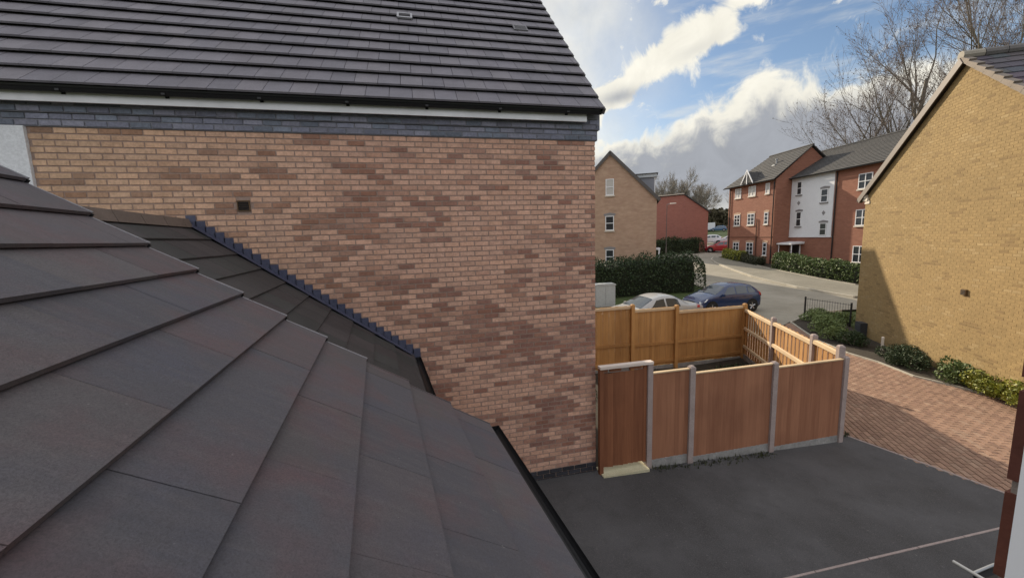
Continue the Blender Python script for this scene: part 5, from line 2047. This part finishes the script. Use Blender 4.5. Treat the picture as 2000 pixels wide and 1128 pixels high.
def make_car(label, S, body_mat, loc, rz, wheels, group=None, name='parked_car', roof_bars=False, wr_=0.305):
    root = thing(name, label, 'car', (0, 0, 0), group, world=False)
    ST = interp_stations(S, 4)
    rows_ = [section(s) for s in ST]
    m_ = len(rows_[0])
    v, f = [], []
    ring = m_ * 2 - 2
    for st, row in zip(ST, rows_):
        full = [(y, z) for y, z in row] + [(-y, z) for y, z in reversed(row[1:-1])]
        v += [(st[0], y, z) for y, z in full]
    for i in range(len(ST) - 1):
        for j in range(ring):
            k = (j + 1) % ring
            f.append((i * ring + j, i * ring + k, (i + 1) * ring + k, (i + 1) * ring + j))
    f.append(tuple(range(ring))[::-1])
    f.append(tuple((len(ST) - 1) * ring + j for j in range(ring)))
    me = bpy.data.meshes.new('body')
    me.from_pydata(v, [], f)
    me.polygons.foreach_set('use_smooth', [True] * len(me.polygons))
    me.materials.append(body_mat)
    bo = link('body', me, root)

    def row_at(x):
        for i in range(len(ST) - 1):
            if ST[i][0] >= x >= ST[i + 1][0]:
                t = (ST[i][0] - x) / max(1e-6, ST[i][0] - ST[i + 1][0])
                return [(a[0] + (b[0] - a[0]) * t, a[1] + (b[1] - a[1]) * t) for a, b in zip(rows_[i], rows_[i + 1])]
        return rows_[-1]

    def pt(x, idx, fr_, sgn=1, off=.008):
        r = row_at(x)
        a, b = r[idx], r[idx + 1]
        y, z = a[0] + (b[0] - a[0]) * fr_, a[1] + (b[1] - a[1]) * fr_
        ny, nz = (b[1] - a[1]), -(b[0] - a[0])
        L = math.hypot(ny, nz) + 1e-9
        return Vector((x, sgn * (y + off * ny / L), z + off * nz / L))

    def side_pane(x0, x1, x0t, x1t, nm='side_window', mt=M_carglass):
        for sgn in (1, -1):
            mb = MB()
            N_ = 6
            for i in range(N_):
                for jj in range(3):
                    def q(ii, j_):
                        fr2 = .10 + .78 * j_ / 3
                        lo = x0 + (x1 - x0) * ii / N_
                        hi = x0t + (x1t - x0t) * ii / N_
                        return pt(lo + (hi - lo) * j_ / 3, 5, fr2, sgn)
                    quad = [q(i, jj), q(i + 1, jj), q(i + 1, jj + 1), q(i, jj + 1)]
                    mb.poly(quad if sgn < 0 else quad[::-1])
            mb.build(nm, mt, root)
    xw = [s[0] for s in S]
    is_s = S is SALOON
    side_pane(.55, -.22, .16, -.22)
    side_pane(-.30, -.95, -.30, -.90 if is_s else -.98)
    if not is_s:
        side_pane(-1.06, -1.52, -1.06, -1.36)
    for nm, xa, xb in (('windscreen', .93, .27), ('rear_window', (-1.36 if is_s else -1.80), (-.86 if is_s else -1.42))):
        mb = MB()
        N_ = 6
        cols = []
        for i in range(N_ + 1):
            x = xa + (xb - xa) * i / N_
            r = row_at(x)
            off = .012
            line = [Vector((x, s * r[k][0] * (.93 if k == 6 else 1), r[k][1] + off)) for s, k in ((1, 6), (1, 7), (1, 8), (-1, 9), (-1, 8), (-1, 7), (-1, 6))]
            for l_ in line:
                l_.x += off * .6 * (1 if nm == 'windscreen' else -1)
            cols.append(line)
        for i in range(N_):
            for k in range(6):
                mb.poly([cols[i][k], cols[i][k + 1], cols[i + 1][k + 1], cols[i + 1][k]])
        mb.build(nm, M_carglass, root)
    W_ = S[5][1]
    for wx in wheels:
        for sgn in (1, -1):
            yy = sgn * (W_ - .19)
            ar = MB()
            ar.tube((wx, sgn * (W_ - .30), wr_ + .02), (wx, sgn * (W_ + .004), wr_ + .02), wr_ + .055, wr_ + .055, 24)
            ar.build('wheel_arch', M_black, root)
            ty = MB()
            prof = [(.0, wr_ * .62), (.0, wr_ * .93), (.03, wr_), (.17, wr_), (.20, wr_ * .93), (.20, wr_ * .62)]
            n = 28
            base = len(ty.v)
            for (dy, r) in prof:
                for i in range(n):
                    t = 2 * PI * i / n
                    ty.v.append((wx + r * math.cos(t), yy + sgn * dy, wr_ + r * math.sin(t)))
            for k in range(len(prof) - 1):
                for i in range(n):
                    j = (i + 1) % n
                    q = (base + k * n + i, base + k * n + j, base + (k + 1) * n + j, base + (k + 1) * n + i)
                    ty.f.append(q if sgn > 0 else q[::-1])
                    ty.c.append(None)
            wh = ty.build('wheel', M_tyre, root, smooth=True)
            rm = MB()
            yo = yy + sgn * .185
            rm.tube((wx, yy + sgn * .06, wr_), (wx, yy + sgn * .12, wr_), wr_ * .62, wr_ * .62, 24)
            rm.tube((wx, yy + sgn * .12, wr_), (wx, yo, wr_), .05, .045, 12)
            for k in range(5):
                t = 2 * PI * k / 5 + .3
                a, b = Vector((wx, yo - sgn * .01, wr_)), Vector((wx + math.cos(t) * wr_ * .6, yo - sgn * .02, wr_ + math.sin(t) * wr_ * .6))
                rm.tube(a, b, .045, .05, 5)
            for i in range(24):
                t0, t1 = 2 * PI * i / 24, 2 * PI * (i + 1) / 24
                rm.tube((wx + math.cos(t0) * wr_ * .6, yo - sgn * .015, wr_ + math.sin(t0) * wr_ * .6), (wx + math.cos(t1) * wr_ * .6, yo - sgn * .015, wr_ + math.sin(t1) * wr_ * .6), .018, .018, 4, False)
            rm.build('rim', M_alloy, wh)
    xf, xr_ = S[1][0], S[-3][0]
    for sgn in (1, -1):
        mb = MB()
        pts = [pt(S[1][0] - .01, 4, .2, sgn, .012), pt(S[2][0] - .12, 4, .0, sgn, .012), pt(S[2][0] - .28, 5, .05, sgn, .012), pt(S[1][0] - .02, 5, .25, sgn, .014)]
        mb.poly(pts if sgn < 0 else pts[::-1])
        mb.prism(pts, Vector((.015, sgn * .006, .004)))
        mb.build('headlight', M_lamp, root)
        mb = MB()
        rx = S[-3][0]
        pts = [pt(rx - .02, 4, .1, sgn, .012), pt(rx + .14, 4, .1, sgn, .012), pt(rx + .12, 5, .5, sgn, .012), pt(rx + .01, 5, .3, sgn, .012)]
        mb.prism(pts, Vector((-.02, sgn * .006, .002)))
        mb.build('tail_light', M_taillamp, root)
        mb = MB()
        mb.cbox((.62, sgn * (W_ + .07), .95), (.09, .17, .12))
        mb.build('wing_mirror', body_mat, root)
        for hx in (.02, -.78):
            mb = MB()
            r = row_at(hx)
            mb.cbox((hx, sgn * (r[4][0] + .012), r[4][1] + .0), (.15, .024, .03))
            mb.build('door_handle', body_mat, root)
    mb = MB()
    mb.cbox((S[0][0] + .004, 0, .44), (.02, .52, .11))
    mb.build('number_plate', M_plate, root)
    mb = MB()
    mb.cbox((S[1][0] + .012, 0, .60), (.04, .62, .07))
    mb.build('grille', M_black, root)
    mb = MB()
    mb.cbox((S[1][0] + .02, 0, .31), (.06, 1.0, .09))
    mb.build('lower_grille', M_black, root)
    if roof_bars:
        for sgn in (1, -1):
            mb = MB()
            pts = [Vector((x, sgn * .60, row_at(x)[7][1] + (.055 if -1.1 < x < .05 else .0))) for x in (.16, .02, -.35, -.75, -1.1, -1.25)]
            mb.pipe(pts, .017, 8)
            mb.build('roof_rail', M_chrome, root)
        for x in (-.15, -.9):
            mb = MB()
            mb.box((x - .035, -.66, row_at(x)[8][1] + .06), (.07, 0, 0), (0, 1.32, 0), (0, 0, .025))
            mb.build('roof_bar', M_chrome, root)
    root.location = loc
    root.rotation_euler = (0, 0, rz)
    return root


P_navy = paint('navy_paint', (0.014, 0.030, 0.095))
P_silver = paint('silver_paint', (0.36, 0.36, 0.35), .3)
P_red = paint('red_paint', (0.36, 0.012, 0.022))
P_white = paint('white_paint', (0.62, 0.63, 0.65))
P_blue = paint('blue_paint', (0.05, 0.11, 0.20))
P_black = paint('black_paint', (0.012, 0.013, 0.015))

bx, by = 14.85, 16.85
make_car('dark navy hatchback parked behind the back fence corner', HATCH, P_navy, (bx, by, zt(bx, by) + .012), PI - .03, (1.22, -1.27), 'cars parked behind the fence').scale = (.91, .94, .97)
make_car('silver saloon car parked behind the back fence, mostly hidden', SALOON, P_silver, (9.65, 15.1, zt(9.65, 15.1) + .012), PI + .04, (1.38, -1.32), 'cars parked behind the fence')
make_car('bright red hatchback on the road by the apartment corner', HATCH, P_red, (37.3, 42.4, zt(37.3, 42.4) + .012), 2.25, (1.22, -1.27))
make_car('white hatchback parked beyond the red car, left of the pair', HATCH, P_white, (45.2, 54.5, zt(45.2, 54.5) + .012), 2.6, (1.22, -1.27), 'pale cars parked beyond the red car')
make_car('pale car parked beyond the red car by the apartment corner', SALOON, paint('pale_paint', (.52, .5, .54)), (47.0, 52.0, zt(47, 52.0) + .012), 2.2, (1.38, -1.32), 'pale cars parked beyond the red car')
make_car('small blue car parked beside the far white van', HATCH, P_blue, (76.0, 88.0, zt(76, 88) + .012), 2.4, (1.22, -1.27))
# wheelie bin under the window
bn = thing('wheelie_bin', 'black wheelie bin with pale bars for sky glints on its lid at the bottom right beside the brick jamb', 'bin', (0, 0, 0), world=False)
mb = MB()
mb.hexa([(-.21, -.24, .06), (.21, -.24, .06), (.21, .24, .06), (-.21, .24, .06), (-.27, -.31, .98), (.27, -.31, .98), (.27, .31, .98), (-.27, .31, .98)])
mb.box((-.285, -.33, .93), (.57, 0, 0), (0, .66, 0), (0, 0, .05))
mb.build('bin_body', mat('bin_plastic', (0.012, 0.012, 0.013), 0.75, spec=0.2), bn)
mb = MB()
for i in range(6):
    y0, y1 = -.34 + i * .1133, -.34 + (i + 1) * .1133
    h0, h1 = 1.0 + .015 * math.sin(PI * i / 6), 1.0 + .015 * math.sin(PI * (i + 1) / 6)
    mb.hexa([(-.29, y0, .985), (.29, y0, .985), (.29, y1, .985), (-.29, y1, .985), (-.28, y0, h0), (.28, y0, h0), (.28, y1, h1), (-.28, y1, h1)])
ld = mb.build('lid', mat('bin_plastic'), bn)
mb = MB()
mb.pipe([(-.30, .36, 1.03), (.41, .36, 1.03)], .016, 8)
mb.build('handle_glint', M_galv, bn)  # sky glint along the lid edge, built as a pale bar
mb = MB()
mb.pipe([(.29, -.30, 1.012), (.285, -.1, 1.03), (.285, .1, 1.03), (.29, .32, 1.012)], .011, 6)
mb.build('lid_rim_glint', M_galv, ld)  # highlight on the curved lid edge modelled as a pale tube
for sx in (-1, 1):
    mb = MB()
    mb.tube((sx * .23, .27, .1), (sx * .29, .27, .1), .1, .1, 16)
    mb.build('wheel', M_tyre, bn)
bn.location = (4.97, 1.84, 0.0)
bn.rotation_euler = (0, 0, 1.60)

# far van
vn = thing('parked_van', 'white panel van far off at the end of the road', 'van', (0, 0, 0), world=False)
mb = MB()
mb.prism([(2.6, -.95, .35), (2.6, -.95, .95), (2.0, -.95, 1.25), (1.5, -.95, 2.1), (-2.5, -.95, 2.25), (-2.6, -.95, .35)], (0, 1.9, 0))
mb.build('body', P_white, vn)
mb = MB()
mb.hexa([(2.01, -.85, 1.27), (2.01, .85, 1.27), (1.53, .8, 2.03), (1.53, -.8, 2.03), (2.03, -.85, 1.28), (2.03, .85, 1.28), (1.55, .8, 2.04), (1.55, -.8, 2.04)])
mb.build('windscreen', M_carglass, vn)
for x in (1.7, -1.6):
    for s in (1, -1):
        mb = MB()
        mb.tube((x, s * .75, .34), (x, s * .97, .34), .34, .34, 16)
        mb.build('wheel', M_tyre, vn)
for s in (1, -1):
    mb = MB()
    mb.box((.9, s * .953, 1.25), (.85, 0, 0), (0, s * .01, 0), (0, 0, .6))
    mb.build('cab_window', M_carglass, vn)
vn.location = (73.5, 90.5, zt(73.5, 90.5) + .02)
vn.rotation_euler = (0, 0, 2.75)

# ------------------------------------------------------------------ street furniture
cabx, caby = 9.85, 19.9
cz = zt(cabx, caby)
cab = thing('utility_cabinet', 'pale grey utility cabinet on the lawn in front of the dark hedge', 'cabinet', (cabx, caby, cz))
mb = MB()
mb.cbox((cabx, caby, cz + .62), (1.12, .42, 1.2), -.08)
mb.build('cabinet_body', M_cabinet, cab)
mb = MB()
R_ = Matrix.Rotation(-.08, 3, 'Z')
pr_ = [(-.60, 0, 0), (.60, 0, 0), (.60, 0, .05), (.50, 0, .10), (-.50, 0, .10), (-.60, 0, .05)]
mb.prism([R_ @ Vector((p[0], -.24, p[2])) + Vector((cabx, caby, cz + 1.223)) for p in pr_], R_ @ Vector((0, .48, 0)))
mb.build('cabinet_lid', M_cabinet, cab)
mb = MB()
mb.box(R_ @ Vector((-.004, -.216, .1)) + Vector((cabx, caby, cz)), R_ @ Vector((.008, 0, 0)), R_ @ Vector((0, .005, 0)), Vector((0, 0, 1.05)))
mb.build('door_gap', M_black, cab)

# black metal railing
rl = thing('metal_railing', 'black upright bar railing beside the shrubs at the yellow house corner', 'railing', (16.9, 13, 0))
ra_, rb2 = Vector((16.85, 13.99, 0)), Vector((17.0, 12.15, 0))
d_ = rb2 - ra_
for t, hh in ((0, 1.02), (1, 1.02)):
    p = ra_ + d_ * t
    mb = MB()
    mb.cbox((p.x, p.y, zt(p.x, p.y) + hh / 2), (.05, .05, hh))
    mb.build('post', M_blackmetal, rl)
for hh in (.12, .93):
    mb = MB()
    a, b = ra_ + Vector((0, 0, zt(ra_.x, ra_.y) + hh)), rb2 + Vector((0, 0, zt(rb2.x, rb2.y) + hh))
    mb.tube(a, b, .010, .010, 6)
    mb.build('rail', M_blackmetal, rl)
nb = 18
for k in range(1, nb):
    p = ra_ + d_ * (k / nb)
    mb = MB()
    z = zt(p.x, p.y)
    mb.tube((p.x, p.y, z + .1), (p.x, p.y, z + .98), .0055, .0055, 5)
    mb.build('bar', M_blackmetal, rl)
# street lamp
lx, ly = 27.9, 40.5
lz = zt(lx, ly)
lp = thing('street_lamp', 'slim grey street lamp in front of the red house', 'street lamp', (lx, ly, lz))
mb = MB()
mb.tube((lx, ly, lz), (lx, ly, lz + 1.2), .08, .075, 8)
mb.tube((lx, ly, lz + 1.2), (lx, ly, 7.35), .045, .03, 8)
mb.build('post', mat('lamp_post_paint', (0.10, 0.085, 0.08), 0.6), lp)
mb = MB()
mb.tube((lx, ly, 7.33), (lx + .35, ly - .1, 7.42), .03, .03, 6)
mb.build('arm', M_galv, lp)
mb = MB()
mb.hexa([(lx + .3, ly - .2, 7.37), (lx + 1.0, ly - .36, 7.42), (lx + 1.0, ly - .16, 7.42), (lx + .3, ly, 7.37), (lx + .36, ly - .17, 7.5), (lx + .9, ly - .3, 7.53), (lx + .9, ly - .2, 7.53), (lx + .36, ly - .07, 7.5)])
mb.build('lamp_head', M_stone, lp)
# name plate on short posts at the hedge end
np_ = thing('street_sign', 'low pale plate on two short posts at the right end of the dark hedge', 'sign', (17.6, 20.6, zt(17.6, 20.6)))
zz_ = zt(17.6, 20.6)
mb = MB()
mb.box((17.25, 20.75, zz_ + .45), (.8, -.35, 0), (-.01, -.02, 0), (0, 0, .2))
mb.build('plate', M_stone, np_)
for t in (.15, .85):
    mb = MB()
    mb.cbox((17.25 + .8 * t, 20.78 - .35 * t, zz_ + .3), (.06, .06, .62))
    mb.build('post', M_conc, np_)

for im in bpy.data.meshes:
    if im.users == 0:
        bpy.data.meshes.remove(im)
print('objects', len(bpy.data.objects))
